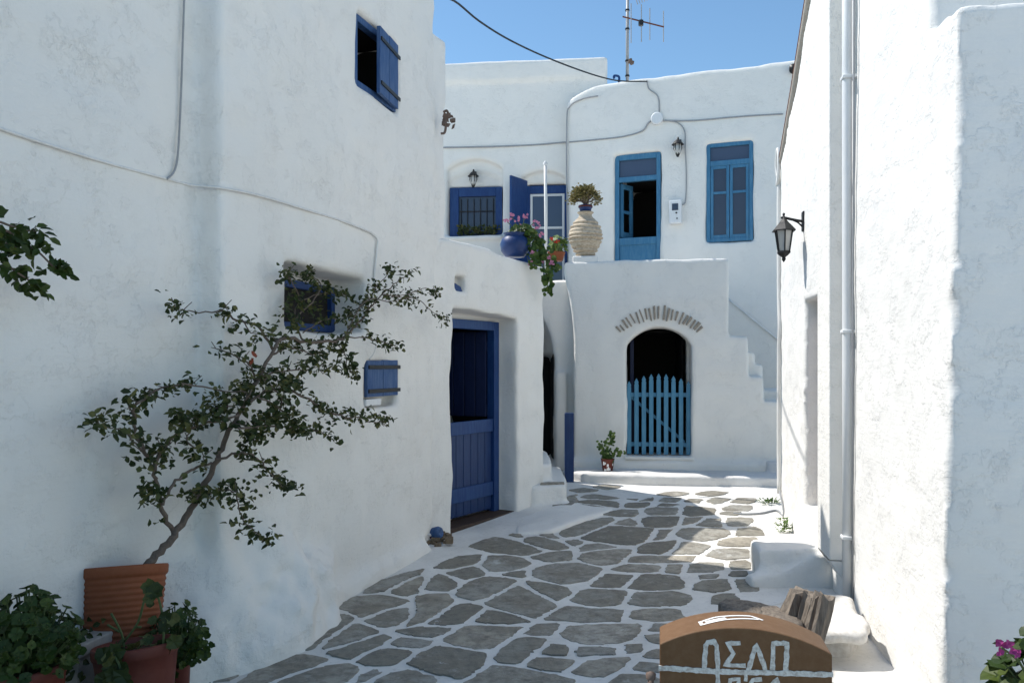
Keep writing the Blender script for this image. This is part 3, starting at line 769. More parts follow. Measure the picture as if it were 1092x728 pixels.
df = D.build("door_frame", "sea_blue", RB, False, .006)
D = MB(); D.box(d0 + .07, d1 - .07, .10, .115, dt - .37, dt - .09); D.build("transom_pane", "blue_glass", df)
D = MB(); D.box(d0 + .07, d1 - .07, .085, .12, 2.66, 3.72); D.build("door_leaf", "sea_blue", RB, False, .004)
D = MB(); D.box(d0 + .07, d1 - .07, .068, .084, 3.60, 3.72)
D.build("door_rail", "sea_blue", RB, False, .003)
D = MB(); D.box(0, .06, -.02, .02, 3.74, dt - .46); D.box(.24, .30, -.02, .02, 3.74, dt - .46); D.box(.06, .24, -.02, .02, 3.74, 3.84); D.box(.06, .24, -.02, .02, 4.15, 4.2); D.box(.06, .24, -.02, .02, dt - .54, dt - .46)
o = D.build("upper_door_leaf", "sea_blue", RB, False, .004); o.location = (d0 + .08, .13, 0); o.rotation_euler = (0, 0, R(62))
D = MB(); t = .06
D.box(w0, w0 + t, .03, .10, wb, wt); D.box(w1 - t, w1, .03, .10, wb, wt); D.box(w0 + t, w1 - t, .03, .10, wt - t, wt); D.box(w0 + t, w1 - t, .03, .10, wb, wb + t); D.box(w0 + t, w1 - t, .03, .10, wt - .36, wt - .28)
wf = D.build("window", "sea_blue", RB, False, .006)
MB().box(w0 + t, w1 - t, .075, .085, wt - .28, wt - t).build("transom_pane", "blue_glass", wf)
hw_ = (w1 - w0 - 2 * t) / 2
for i in range(2):
    a = w0 + t + i * hw_; D = MB(); q = .05; b = a + hw_; z0, z1 = wb + t, wt - .36
    D.box(a + .004, a + q, .04, .08, z0, z1); D.box(b - q, b - .004, .04, .08, z0, z1); D.box(a + q, b - q, .04, .08, z1 - q, z1); D.box(a + q, b - q, .04, .08, z0, z0 + q); D.box(a + q, b - q, .04, .08, z1 - .45, z1 - .41)
    s = D.build("sash", "sea_blue", wf, False, .004)
    MB().box(a + q, b - q, .062, .07, z0 + q, z1 - .45).box(a + q, b - q, .062, .07, z1 - .41, z1 - q).build("pane", "dark_glass", s)
# left one
LBA = R(-6); LBO = (-3.4, 14.15, 0)
LBm = Matrix.Translation(LBO) @ Matrix.Rotation(LBA, 4, 'Z')
LB = thing("house", LBO, LBA, "rear white house with two dark blue arched openings, behind the potted flowers", "house")
def B1(px, py, y=0.0): return on_plane(LBm, px, py, y)
xe = B1(648, 70).x
G = Grid(1.2, xe + .15, -.15, 1.6, 2.3, 7.05, .035)
zt_ = B1(560, 64).z
f = np.maximum(np.maximum(G.X - xe, np.maximum(-G.Y, G.Y - 1.5)), G.Z - zt_)
f = np.minimum(f, np.maximum(np.maximum(G.X - xe, np.maximum(-.04 - G.Y, G.Y - 1.5)), np.maximum(G.Z - zt_, (zt_ - .36) - G.Z)))
def arched(x0, x1, zs, za):
    k = x1 - x0; c = (x0 + x1) / 2; r = (k * k / 4 + (za - zs) ** 2) / (2 * (za - zs))
    return [(c + r * math.sin(t), za - r + r * math.cos(t)) for t in np.linspace(math.asin(k / 2 / r), -math.asin(k / 2 / r), 13)]
o1 = [B1(477, 195).x, B1(536, 195).x]; o2 = [B1(553, 195).x, B1(606, 195).x]
zD = B1(507, 198).z; zs_ = B1(507, 251).z
za1 = B1(507, 170).z; za2 = B1(580, 182).z
f = cut(f, G.poly([(o1[0], zs_), (o1[1], zs_)] + arched(o1[0], o1[1], za1 - .17, za1), (0, 2), -1, .10))
f = cut(f, G.poly([(o1[0], zs_), (o1[1], zs_)] + arched(o1[0], o1[1], za1 - .36, za1 - .2), (0, 2), -1, .15))
f = cut(f, G.box(o1[0] + .02, o1[1] - .02, -1, .3, zs_, zD))
f = cut(f, G.poly([(o2[0], 2.6), (o2[1], 2.6)] + arched(o2[0], o2[1], za2 - .17, za2), (0, 2), -1, .10))
f = cut(f, G.box(o2[0] + .12, o2[1] - .02, -1, .3, 2.6, zD + .02))
f = np.minimum(f, G.box(o1[0] - .1, o1[1] + .02, -.06, .3, zs_ - .08, zs_))
f = blur(f, 1); f = lumpy(G, f, .012, .004, 71, .6, .2)
nets(G, f, "wall", "plaster_far", LB)
D = MB(); a, b = o1[0] + .02, o1[1] - .02
D.box(a, a + .16, .12, .2, zs_, zD); D.box(b - .12, b, .12, .2, zs_, zD); D.box(a + .16, b - .12, .12, .2, zD - .16, zD); 
wo = D.build("window", "royal_blue", LB, False, .008)
MB().box(a + .16, b - .12, .17, .18, zs_, zD - .16).build("pane", "dark_glass", wo)
D = MB()
for i in range(6):
    x = a + .2 + (b - a - .36) * i / 5; D.tube([(x, .14, zs_), (x, .14, zD - .2)], .008, 6)
D.tube([(a + .17, .14, zD - .42), (b - .13, .14, zD - .42)], .008, 6)
D.build("grille", "black_metal", wo)
D = MB(); a, b = o2[0] + .12, o2[1] - .02
D.box(a, a + .07, .12, .2, 2.66, zD); D.box(b - .05, b, .12, .2, 2.66, zD); D.box(a + .07, b - .05, .12, .2, zD - .14, zD)
do = D.build("door_frame", "royal_blue", LB, False, .008)
D = MB(); D.box(a + .07, a + .11, .14, .18, 2.66, zD - .14); D.box(b - .09, b - .05, .14, .18, 2.66, zD - .14); D.box(a + .11, b - .09, .14, .18, zD - .18, zD - .14); D.box(a + .11, b - .09, .14, .18, zD - .75, zD - .71); D.box((a + b) / 2 - .015, (a + b) / 2 + .015, .14, .18, zD - .71, zD - .18)
D.build("glazing_frame", "white_paint", do, False, .004)
MB().box(a + .11, b - .09, .155, .165, 2.66, zD - .18).build("pane", "blue_glass", do)
D = MB().box(-.5, 0, -.02, .02, 2.7, zD + .06); o = D.build("shutter", "royal_blue", LB, False, .006); o.location = (o2[0] + .14, .0, 0); o.rotation_euler = (0, 0, R(62))

# ------------------------------------------------------------------ sunlit house on the right
RHA = math.atan2(-.984, -.178); RHO = (2.73, 8.0, 0)
RHm = Matrix.Translation(RHO) @ Matrix.Rotation(RHA, 4, 'Z')
RH = thing("house", RHO, RHA, "sunlit white house on the right with a sloping roof edge, doorway and wall lantern", "house")
def H1(px, py, y=0.0): return on_plane(RHm, px, py, y)
G = Grid(-.1, 4.75, -.2, 2.2, -.3, 5.7, .027)
rake = np.minimum(3.58 + .60 * G.X + .05 * G.X * G.X, 5.6)
bat = .024 * G.Z * np.clip((G.X - 2.6) / 1.2, 0, 1) - .03
tall = np.maximum(np.maximum(-G.X, G.X - 4.12 - .02 * G.Z), np.maximum(bat - G.Y, G.Z - rake))
low = np.maximum(G.X - 4.57, np.maximum(bat - G.Y, G.Z - (3.17 + .12 * np.clip(4.5 - G.X, 0, .4) + 0 * G.Y)))
low = np.maximum(low, 3.0 - G.X)
f = np.minimum(tall, low)
rx0 = H1(862, 400).x
f = cut(f, G.box(rx0, rx0 + .8, -1, .14, .42, 2.14))
f = lumpy(G, f, .012, .004, 81, .5, .14) + .0035 * G.noise(.055, 83)
nets(G, f, "wall", "plaster_rough", RH)
D = MB(); D.box(rx0 + .02, rx0 + .78, .09, .13, .42, 2.1); D.build("door", "pink_wood", RH, False, .005)
D = MB(); D.box(2.34, 2.74, -.125, .1, .30, 5.55)
D.add([(2.34, -.125, .299), (2.74, -.125, .299), (2.74, .1, .299), (2.34, .1, .299), (2.40, -.0, .12), (2.74, -.0, .12), (2.74, .1, .12), (2.40, .1, .12)], [(0, 1, 5, 4), (1, 2, 6, 5), (2, 3, 7, 6), (3, 0, 4, 7), (4, 5, 6, 7)])
D.build("flue_shaft", "plaster", RH, False, .012, 3)
D = MB(); D.tube([(2.93, -.055, 5.5), (2.93, -.055, 3.6), (2.935, -.055, 1.6), (2.93, -.055, .08)], .03, 14)
dp = D.build("drainpipe", "white_paint", RH, True)
for z in (3.45, 1.82, .5): MB().box(2.893, 2.972, -.09, .02, z - .012, z + .012).build("pipe_bracket", "white_paint", dp, False, .006)
D = MB(); D.tube([(2.995, -.03, 5.5), (3.0, -.03, 3), (2.992, -.035, 1.5), (3.0, -.035, .1)], .007, 6); D.build("conduit", "cable_grey", RH, True)
D = MB(); pts = [(x, -.015, 3.60 + .60 * x + .05 * x * x) for x in np.linspace(-.03, 3.0, 16)]
D.tube(pts, .045, 10); D.build("roof_edging", "rake_tile", RH, True)
D = MB(); D.tube([(x, -.05, z + .035) for x, y, z in pts], .012, 6); D.build("edging_trim", "red_wood", RH, True)
D = MB(); D.tube(smoothpts([(-.0, -.03, 3.6), (-.02, -.045, 3.3), (.0, -.045, 2.3), (.04, -.045, 2.0), (.0, -.045, 1.7), (-.02, -.045, .9), (0, -.045, .32)]), .022, 8)
D.build("conduit", "cable_white", RH, True)
D = MB(); D.tube(smoothpts([(-.06, -.05, 3.5), (-.09, -.06, 3.62), (-.03, -.06, 3.78), (.05, -.06, 3.7), (.04, -.06, 3.5), (-.03, -.06, 3.42), (-.06, -.05, 3.5)]), .016, 7); D.build("cable_coil", "cable_white", RH, True)
# doorstep block
DS = thing("doorstep", (1.80, 5.78, 0), 0, "square whitewashed doorstep block against the sunlit right wall", "step")
G = Grid(-.1, .75, -.1, .75, -.1, .5, .02)
f = np.maximum(G.poly([(0, 0.02), (.3, -.02), (.66, .03), (.75, .7), (.05, .40)], (0, 1), -1, 1), G.Z - (.255 + .05 * G.X))
f = smin(f, G.ell((.62, -.10, -.02), (.5, .34, .3)), .1)
f = smin(f, G.ell((.1, -.02, 0), (.34, .14, .1)), .1)
f = lumpy(G, f, .014, .010, 91, .22, .08)
nets(G, f, "block", "plaster", DS)
DS2 = thing("bench_slab", (1.8, 4.4, 0), 0, "thick whitewashed stone slab at the foot of the right wall behind the split wood", "slab")
G = Grid(-.45, .5, -.5, .6, -.1, .35, .02)
f = G.poly([(-.35, -.1), (-.1, -.22), (.08, -.2), (.17, -.05), (.2, .25), (.3, .5), (-.05, .5), (-.3, .3)], (0, 1), .11, .2)
f = np.minimum(f, G.poly([(-.2, 0), (.05, -.05), (.3, .3), (.3, .5), (-.1, .45)], (0, 1), -1, .12))
f = blur(f, 2); f = lumpy(G, f, .012, .007, 95, .2, .08)
nets(G, f, "slab", "slab_stone", DS2)

# ------------------------------------------------------------------ lamps
def wall_lantern(loc, rz, label, arm=.15, s=1.0):
    t = thing("wall_lamp", loc, rz, label, "lamp", "black wall lamps"); t.scale = (s, s, s)
    D = MB(); D.box(-.035, .035, -.02, 0, -.08, .08); D.build("back_plate", "black_metal", t, False, .008)
    D = MB(); D.tube(smoothpts([(0, -.01, .0), (0, -arm * .5, .015), (0, -arm, .035), (0, -arm - .02, .03)]), .011, 8); D.tube(smoothpts([(0, -.01, -.05), (0, -arm * .3, -.01), (0, -arm * .55, .012)]), .007, 6)
    D.build("bracket_arm", "black_metal", t, True)
    c = (0, -arm, 0)
    D = MB(); D.lathe([(.004, .075), (.012, .065), (.008, .05), (.012, .04), (.022, .02), (.04, -.005), (.055, -.02), (.095, -.065), (.10, -.07), (.098, -.075), (.06, -.06)], 6, c)
    D.build("lamp_hood", "black_metal", t)
    D = MB()
    for k in range(6):
        a = 2 * math.pi * k / 6; D.tube([(.072 * math.cos(a), -arm + .072 * math.sin(a), -.07), (.047 * math.cos(a), -arm + .047 * math.sin(a), -.24)], .006, 5)
    D.lathe([(.055, -.235), (.056, -.25), (.035, -.27), (.014, -.285), (.018, -.30), (.008, -.315), (.001, -.325)], 6, c)
    D.build("lamp_cage", "black_metal", t)
    D = MB(); D.lathe([(.066, -.072), (.043, -.238)], 6, c); D.build("lamp_glass", "lamp_glass", t)
    return t
def worldpt(M4, x, y, z): return M4 @ Vector((x, y, z))
p = H1(862, 236)
wall_lantern(worldpt(RHm, p.x, -.03, p.z), RHA, "black six-sided lantern hanging from a bracket on the sunlit right wall", .16, 1.05)
p = R1(724, 156)
def small_lamp(loc, rz, label):
    t = thing("wall_lamp", loc, rz, label, "lamp", "black wall lamps")
    MB().box(-.04, .04, -.03, 0, -.06, .1).build("back_plate", "black_metal", t, False, .008)
    D = MB(); D.tube(smoothpts([(0, -.02, .07), (0, -.1, .11), (0, -.13, .06)]), .014, 7); D.lathe([(.01, .08), (.05, .05), (.09, .0), (.10, -.01), (.05, .0)], 12, (0, -.13, 0)); D.build("lamp_hood", "black_metal", t, True)
    MB().lathe([(.05, 0), (.062, -.06), (.05, -.13), (.02, -.165), (.001, -.17)], 12, (0, -.13, 0)).build("lamp_glass", "lamp_glass", t, True)
    D = MB()
    for k in range(6):
        a = k * math.pi / 3; D.tube([(.062 * math.cos(a), -.13 + .062 * math.sin(a), 0), (.065 * math.cos(a), -.13 + .065 * math.sin(a), -.07), (.02 * math.cos(a), -.13 + .02 * math.sin(a), -.18)], .006, 5)
    D.lathe([(.03, -.165), (.02, -.2), (.001, -.21)], 8, (0, -.13, 0)); D.build("lamp_cage", "black_metal", t)
    return t
small_lamp(worldpt(RBm, p.x, -.0, p.z), RBA, "black bulb lamp on the upper wall between the blue door and window")
p = B1(505, 188); t = small_lamp(worldpt(LBm, p.x, .10, p.z), LBA, "dark hanging lamp above the barred blue window of the rear house")

# ------------------------------------------------------------------ meter, junction box, cables, antenna
p = R1(721, 227)
mt = thing("electric_meter", worldpt(RBm, p.x, -.0, p.z), RBA, "white electricity meter box beside the upper blue door", "meter")
MB().box(-.10, .10, -.11, .015, -.19, .19).build("case", "white_paint", mt, False, .02, 3)
MB().box(-.05, .05, -.116, -.108, .02, .13).build("display_window", "dark_glass", mt, False, .004)
MB().tube([(.02, -.108, -.02), (.02, -.118, -.02)], .015, 8).build("screw_cap", "black_metal", mt); MB().tube([(.03, -.108, -.11), (.03, -.118, -.11)], .012, 8).build("screw_cap", "black_metal", mt)
p = R1(701, 127)
jb = thing("junction_box", worldpt(RBm, p.x, 0, p.z), RBA, "round white junction box joining the cables high on the upper wall", "junction box")
MB().tube([(0, .02, 0), (0, -.05, 0), (0, -.06, 0)], [.10, .10, .085], 16).build("cover", "white_paint", jb, False, .006)
def cable(name, pts, r, mat, label, n=5, cat="cable"):
    return tag(MB().tube(smoothpts(pts, n), r, 7).build(name, mat, None, True), label, cat)
def wl_(M4, fn, pxs, off=-.015): return [worldpt(M4, q.x, off, q.z) for q in (fn(*a) for a in pxs)]
cable("cable", wl_(RBm, R1, [(607, 152), (640, 149), (665, 146), (685, 140), (692, 131), (700, 128), (712, 129), (740, 129), (775, 126), (800, 124), (835, 122)]), .012, "cable_grey", "thin grey cable sagging across the upper house wall through the junction box")
cable("cable", wl_(RBm, R1, [(690, 86), (692, 95), (702, 104), (703, 125)]), .010, "cable_grey", "short grey cable dropping from the roof edge to the round junction box")
cable("cable", wl_(RBm, R1, [(705, 129), (722, 131), (730, 140), (731, 160), (732, 190), (731, 215), (727, 219)]), .009, "cable_grey", "thin grey cable dropping past the bulb lamp to the electricity meter")
cable("cable", wl_(LBm, B1, [(470, 158), (520, 157), (570, 155), (605, 152)], -.02), .013, "cable_grey", "thin grey cable running level above the arched openings of the rear house")
cable("cable", wl_(RBm, R1, [(606, 270), (605, 200), (605, 130), (608, 114), (622, 106), (638, 103)], -.03), .012, "cable_grey", "grey cable following the corner seam between the two upper houses")
hp = [(0, 136), (60, 156), (125, 176), (178, 190)]
cable("cable", [worldpt(TLm, q.x, .137, q.z) for q in (L1(a, b, .125) for a, b in [(-60, 112)] + hp + [(205, 197)])] + [worldpt(TLm, q.x, -.006, q.z) for q in (L1(a, b) for a, b in ((238, 201), (280, 210), (330, 225), (370, 238), (399, 251), (401, 268), (398, 300), (399, 345), (399, 372), (393, 383)))], .0075, "cable_white", "whitewashed cable sloping across the left wall and down to the little shutter")
cable("cable", [worldpt(TLm, q.x, .13, q.z) for q in (L1(a, b, .13) for a, b in ((197, -20), (195, 40), (193, 100), (190, 160), (186, 182), (178, 191)))], .0055, "cable_grey", "grey cable dropping straight down the near left wall to the sloping cable")
cable("cable", [Vector((-.72, 7.1, 4.9)), at(484, 1, 7.9), at(510, 22, 8.6), at(540, 41, 9.4), at(575, 58, 10.3), at(610, 72, 11.2), at(640, 82, 12.0), at(662, 86.5, 12.6), at(690, 87, 13.0)], .011, "black_metal", "black overhead cable sagging through the sky to the upper roof edge")
cable("cable", wl_(RBm, R1, [(776, 318), (800, 338), (836, 367)], -.03), .016, "cable_white", "thin white conduit slanting down the wall behind the stepped stair", 3)
cable("cable", [Vector((2.67, 7.95, gz(2.67, 7.95) + .25)), Vector((2.66, 7.8, gz(2.6, 7.8) + .05)), *[Vector((*ground_at(a, b), gz(*ground_at(a, b)) + .012)) for a, b in ((828, 545), (812, 548), (795, 549), (782, 548))]], .010, "cable_grey", "thin grey hose lying on the sunlit paving at the foot of the right wall", cat="hose")
q = R1(846, 75)
tag(MB().tube([worldpt(RBm, q.x, .1, q.z), worldpt(RBm, q.x, -.12, q.z)], .06, 12).build("roof_spout", "black_metal", None, True), "black pipe end sticking out near the top right of the upper house", "spout")
an = thing("antenna", at(669, 88, 14.2), 0, "tall thin television antenna standing on the upper roof against the blue sky", "antenna")
b0 = at(669, 88, 14.2)
def al(px, py, Y=14.2): return at(px, py, Y) - b0
D = MB(); D.tube([al(669, 95), al(669, 40), al(669.3, -14)], .028, 8); D.build("mast", "grey_metal", an, True)
for y in (82, 66, 32, 12): MB().tube([al(669, y), al(669, y - 1.6)], .04, 8).build("mast_clamp", "black_metal", an)
D = MB(); D.tube([al(664, 18), al(708, 29, 14.0)], .013, 6); D.build("boom", "red_wood", an)
for i, (px, a, b) in enumerate(((673, 4, 46), (684, 5, 45), (693, 9, 43), (707.5, 12, 45))):
    MB().tube([al(px, a, 14.1), al(px, b, 14.1)], .009, 5).build("antenna_rod", "grey_metal", an)
MB().tube([al(683.5, 22, 14.1), al(683.5, 27.5, 14.1)], .045, 8).build("dipole_box", "black_metal", an)
D = MB()
for a in ((672, 63, 674, 69), (670, 66, 676, 67)): D.tube([al(a[0], a[1], 14.1), al(a[2], a[3], 14.1)], .03, 6)
D.build("amplifier", "rust", an)
for k in range(5): MB().tube([al(676 + 3 * k, -8, 14.1), al(680 + 2.5 * k, 5 - k, 14.1)], .008, 5).build("antenna_rod", "grey_metal", an)
D = MB(); D.tube(smoothpts([at(655, 84, 13.6), at(655, 81, 13.6), at(660, 82, 13.6), at(660, 88, 13.6)]), .02, 6); tag(D.build("roof_bracket", "royal_blue", None, True), "small blue hook-shaped bracket on the roof edge by the antenna mast", "bracket")

# hanging rusty ornament on the house corner
p = worldpt(TLm, .06, -.02, 1.6 + 258 / F * 6.95)
oc = thing("dried_octopus", (p.x + .03, p.y, p.z), 0, "bundle of small rusty hooked shapes hung at the tall house's far corner", "ornament")
D = MB(); rs = random.Random(2)
D.tube(smoothpts([(0, 0, .09), (.03, -.01, .10), (.04, -.01, .06), (.0, -.01, .02), (.02, -.01, -.03), (.01, -.01, -.09), (-.02, -.02, -.10)]), .011, 6)
for k in range(12):
    c = Vector((rs.uniform(.0, .09), rs.uniform(-.04, 0), rs.uniform(-.04, .06))); D.obox(c, (rs.uniform(.01, .025), 0, rs.uniform(-.01, .01)), (0, .008, 0), (rs.uniform(-.01, .01), 0, rs.uniform(.01, .022)))
D.build("hook_bundle", "rust", oc)

# ------------------------------------------------------------------ pots on the terrace
def roundpot(name, c, prof, mat, label, cat="pot", n=28, wob=0.0, group=None, tilt=None):
    return tag(MB().lathe(prof, n, c, tilt, wob).build(name, mat, None, True), label, cat, group)
c = at(549, 274, 8.35)
roundpot("flower_pot", c, [(.001, 0), (.10, 0), (.145, .06), (.155, .13), (.135, .19), (.105, .215), (.11, .235), (.125, .245), (.115, .245), (.09, .22), (.09, .16), (.001, .16)], "pot_blue", "round dark blue pot of pink geraniums on the cottage roof edge", "flower pot")
def geranium(base, stems, label, name="geranium_plant", petals="pink_petal", leafm="leaf_mid", lr=.035, cat="plant", group=None, seed=1, nleaf=40, spread=.14, hgt=.2, trail=None, tn=4):
    rs = random.Random(seed); t = thing(name, base, 0, label, cat, group)
    S = MB(); Lf = MB(); Fl = MB()
    for k in range(nleaf):
        a = rs.random() * 6.28; rr = spread * math.sqrt(rs.random()); z = hgt * (.15 + .85 * rs.random()) * (1 - .45 * (rr / spread) ** 2)
        p = Vector((rr * math.cos(a), rr * math.sin(a), z)); S.tube([Vector((rr * .2 * math.cos(a), rr * .2 * math.sin(a), 0)), p], .003, 4, False)
        Lf.disc_leaf(p, Vector((math.cos(a) * .6 + rs.uniform(-.4, .4), math.sin(a) * .6 + rs.uniform(-.6, .1), .8 + rs.uniform(-.4, .3))), lr * rs.uniform(.6, 1.25), rs)
    if trail:
        for pts in trail:
            pp = smoothpts(pts, 6); S.tube(pp, .005, 5)
            for q in pp:
                for _ in range(tn if rs.random() < .8 else 1):
                    Lf.disc_leaf(q + Vector((rs.uniform(-.05, .05), rs.uniform(-.06, .0), rs.uniform(-.04, .04))), Vector((rs.uniform(-.6, .6), -1, rs.uniform(-.2, .9))), lr * rs.uniform(.5, 1.05), rs)
    for st in stems:
        st = Vector(st); S.tube(smoothpts([Vector((st.x * .2, st.y * .2, .0 if st.z > 0 else -.02)), Vector((st.x * .6, st.y * .6, st.z * .7)), st]), .004, 5)
        for _ in range(7):
            q = st + Vector((rs.gauss(0, .017), rs.gauss(0, .017), rs.gauss(0, .014)))
            for a in range(4):
                aa = a * 1.57 + rs.random(); d = Vector((math.cos(aa), -.5 + rs.uniform(-.4, .4), math.sin(aa)))
                Fl.leaf(q, d, (rs.uniform(-.4, .4), -1, rs.uniform(-.2, .6)), rs.uniform(.012, .019), .015, .1)
    if S.v: S.build("stem", "stem_green", t)
    Lf.build("foliage", leafm, t)
    if Fl.v: Fl.build("blossom", petals, t)
    return t
def rel(px, py, Y, c): return at(px, py, Y) - c
g0 = at(556, 258, 8.4)
geranium(g0 + Vector((0, 0, .03)), [rel(545, 233, 8.35, g0), rel(553, 238, 8.3, g0), rel(560, 233, 8.4, g0), rel(570, 240, 8.3, g0), rel(573, 247, 8.3, g0), rel(577, 252, 8.25, g0), rel(541, 240, 8.3, g0), rel(578, 281, 8.3, g0), rel(566, 284, 8.25, g0), rel(588, 283, 8.35, g0), rel(583, 277, 8.3, g0), rel(568, 273, 8.25, g0)],
         "pink geranium trailing from the blue pot down over the cottage's end wall", seed=4, nleaf=46, spread=.17, hgt=.16,
         trail=[[rel(562, 250, 8.4, g0), rel(572, 262, 8.35, g0), rel(578, 280, 8.3, g0), rel(583, 300, 8.3, g0), rel(584, 316, 8.35, g0)], [rel(558, 252, 8.35, g0), rel(566, 268, 8.3, g0), rel(570, 288, 8.25, g0)], [rel(566, 252, 8.4, g0), rel(582, 272, 8.4, g0), rel(592, 290, 8.45, g0)]])
# amphora on the plinth
c = worldpt(GHm, .14, .19, zt + .075)
prof = [(.001, 0), (.10, 0), (.105, .02)]
for i in range(100):
    t = i / 99; z = .02 + t * .47
    r = .105 + .125 * math.sin(math.pi * min(1, (t + .03) * .86) ** 1.05) - .02 * t
    prof.append((r + (.009 + .006 * math.sin(t * 17)) * math.sin(t * 9 * 6.28 + .6 * math.sin(t * 11)), z))
prof += [(.10, .515), (.085, .535), (.083, .56), (.10, .575), (.11, .585), (.10, .592), (.075, .58), (.07, .54), (.001, .5)]
roundpot("amphora", c, prof, "clay", "big ribbed clay jar on a white plinth at the terrace corner", "jar", 36, .01)
c2 = Vector((c.x, c.y, c.z + .56))
roundpot("flower_pot", c2, [(.001, 0), (.062, 0), (.085, .10), (.09, .12), (.08, .12), (.07, .09), (.001, .09)], "pot_blue", "small blue pot sitting in the mouth of the clay jar", "flower pot")
t = thing("jade_plant", c2 + Vector((0, 0, .10)), 0, "round olive-brown jade plant in the small pot on top of the clay jar", "plant")
S = MB(); Lf = MB(); rs = random.Random(9)
for k in range(44):
    d = Vector((rs.gauss(0, 1), rs.gauss(0, 1), rs.uniform(-.1, 1.1))).normalized(); e = Vector((0, 0, .10)) + Vector((d.x * .16, d.y * .16, d.z * .13))
    S.tube(smoothpts([(0, 0, 0), Vector((d.x * .05, d.y * .05, .07)), e]), .005, 5)
    for _ in range(30):
        q = e + Vector((rs.gauss(0, .032), rs.gauss(0, .032), rs.gauss(0, .028))); dd = (q - Vector((0, 0, .08))).normalized() + Vector((rs.uniform(-.6, .6), rs.uniform(-.6, .6), rs.uniform(-.3, .6)))
        Lf.leaf(q, dd, (rs.uniform(-1, 1), rs.uniform(-1, 1), 1), .036, .027, .1)
S.build("stem", "branch", t); Lf.build("foliage", "leaf_jade", t)
MB().lathe([(.092, 0), (.094, .02), (.08, .022)], 20, (0, 0, -.01)).build("rim_band", "terracotta_red", t, True)
g1 = at(627, 246, 10.6)
geranium(g1 - Vector((0, 0, .1)), [Vector((-.02, -.03, .19))], "leafy geranium peeping out behind the right side of the clay jar", petals="red_petal", seed=6, nleaf=16, spread=.09, hgt=.22, lr=.04)
tag(MB().lathe([(.001, -.35), (.08, -.35), (.1, -.1), (.105, -.1), (.09, -.12), (.001, -.12)], 20, g1).build("flower_pot", "terracotta", None, True), "terracotta pot hidden behind the right side of the clay jar", "flower pot")
# red geranium and succulent near the pole
g2 = at(596, 252, 10.9)
tag(MB().lathe([(.001, -.34), (.05, -.34), (.065, -.21), (.07, -.21), (.06, -.23), (.001, -.23)], 20, g2).build("flower_pot", "terracotta_red", None, True), "terracotta pot of red geranium behind the thin white pole", "flower pot")
geranium(g2 - Vector((0, 0, .2)), [rel(588, 238, 10.8, g2), rel(592, 241, 10.8, g2)], "red-flowering geranium in the pot behind the thin white pole", petals="red_petal", leafm="leaf_light", seed=8, nleaf=26, spread=.14, hgt=.26, lr=.05)
g3 = at(592, 270, 10.4)
tag(MB().lathe([(.001, -.1), (.10, -.1), (.13, .0), (.135, .01), (.115, .0), (.001, -.02)], 20, g3).build("flower_pot", "terracotta", None, True), "shallow terracotta bowl between the pink geranium and the clay jar", "flower pot")
t = thing("succulent", g3 - Vector((0, 0, .02)), 0, "spiky green succulent in the shallow bowl beside the clay jar", "plant")
Lf = MB(); rs = random.Random(12)
for k in range(46):
    a = rs.random() * 6.28; Lf.leaf((rs.uniform(-.05, .05), rs.uniform(-.05, .05), 0), (math.cos(a) * rs.uniform(.2, 1), math.sin(a) * rs.uniform(.2, 1), 1), (math.cos(a), math.sin(a), -.3), rs.uniform(.1, .17), .022, .15)
Lf.build("foliage", "leaf_mid", t)
tag(MB().tube([at(582.5, 275, 9.6) - Vector((0, 0, .3)), at(582, 225, 9.6), at(581.5, 174, 9.6)], .018, 8).lathe([(.001, .03), (.028, .0), (.02, -.03)], 8, at(581.5, 174, 9.6)).build("pole", "cable_white", None, True), "thin whitewashed pole standing upright among the terrace flowers", "pole")
MB_ = MB(); 
# window plants of the rear house
t = thing("window_plants", worldpt(LBm, (o1[0] + o1[1]) / 2, .04, zs_), LBA, "low green plants on the sill of the barred blue window", "plant")
Lf = MB(); rs = random.Random(14)
for k in range(120): Lf.leaf((rs.uniform(-.3, .4), rs.uniform(-.05, .05), rs.uniform(0, .16)), (rs.uniform(-1, 1), rs.uniform(-1, .3), rs.uniform(0, 1)), (0, -1, .5), .07, .04)
Lf.build("foliage", "leaf_dark", t)

# ------------------------------------------------------------------ small things by the gate
cb = Vector((*ground_at(607, 511), 0)); cb.z = gz(cb.x, cb.y)
bp = at(607, 511, 9.75)
tag(MB().box(bp.x - .055, bp.x + .055, bp.y - .05, bp.y + .05, .1, 1.6 - (440 - 390) / F * 9.75).build("post", "door_navy", None, False, .012), "square dark blue wooden post leaning against the terrace corner", "post")
c = at(648, 500, 9.95); c.z = .29
roundpot("flower_pot", c, [(.001, 0), (.062, 0), (.085, .15), (.09, .155), (.08, .155), (.07, .13), (.001, .13)], "terracotta_red", "small red and white pot with a geranium left of the picket gate", "flower pot")
pt = bpy.data.objects[[o.name for o in bpy.data.objects if o.name.startswith("flower_pot")][-1]]
patch = MB(); rs = random.Random(21)
for k in range(9):
    a = -math.pi / 2 + rs.uniform(-1.1, 1.1); z = rs.uniform(.02, .13); r = .062 + .15 * z + .0025
    w = rs.uniform(.12, .28); h = rs.uniform(.014, .03)
    patch = MB(); patch.add([c + Vector((r * math.cos(a + w * s), r * math.sin(a + w * s), z + h * u)) for s, u in ((-1, -1), (1, -.6), (.8, 1), (-.7, .8))], [(0, 1, 2, 3)])
    patch.build("paint_patch", "bright_white", pt)
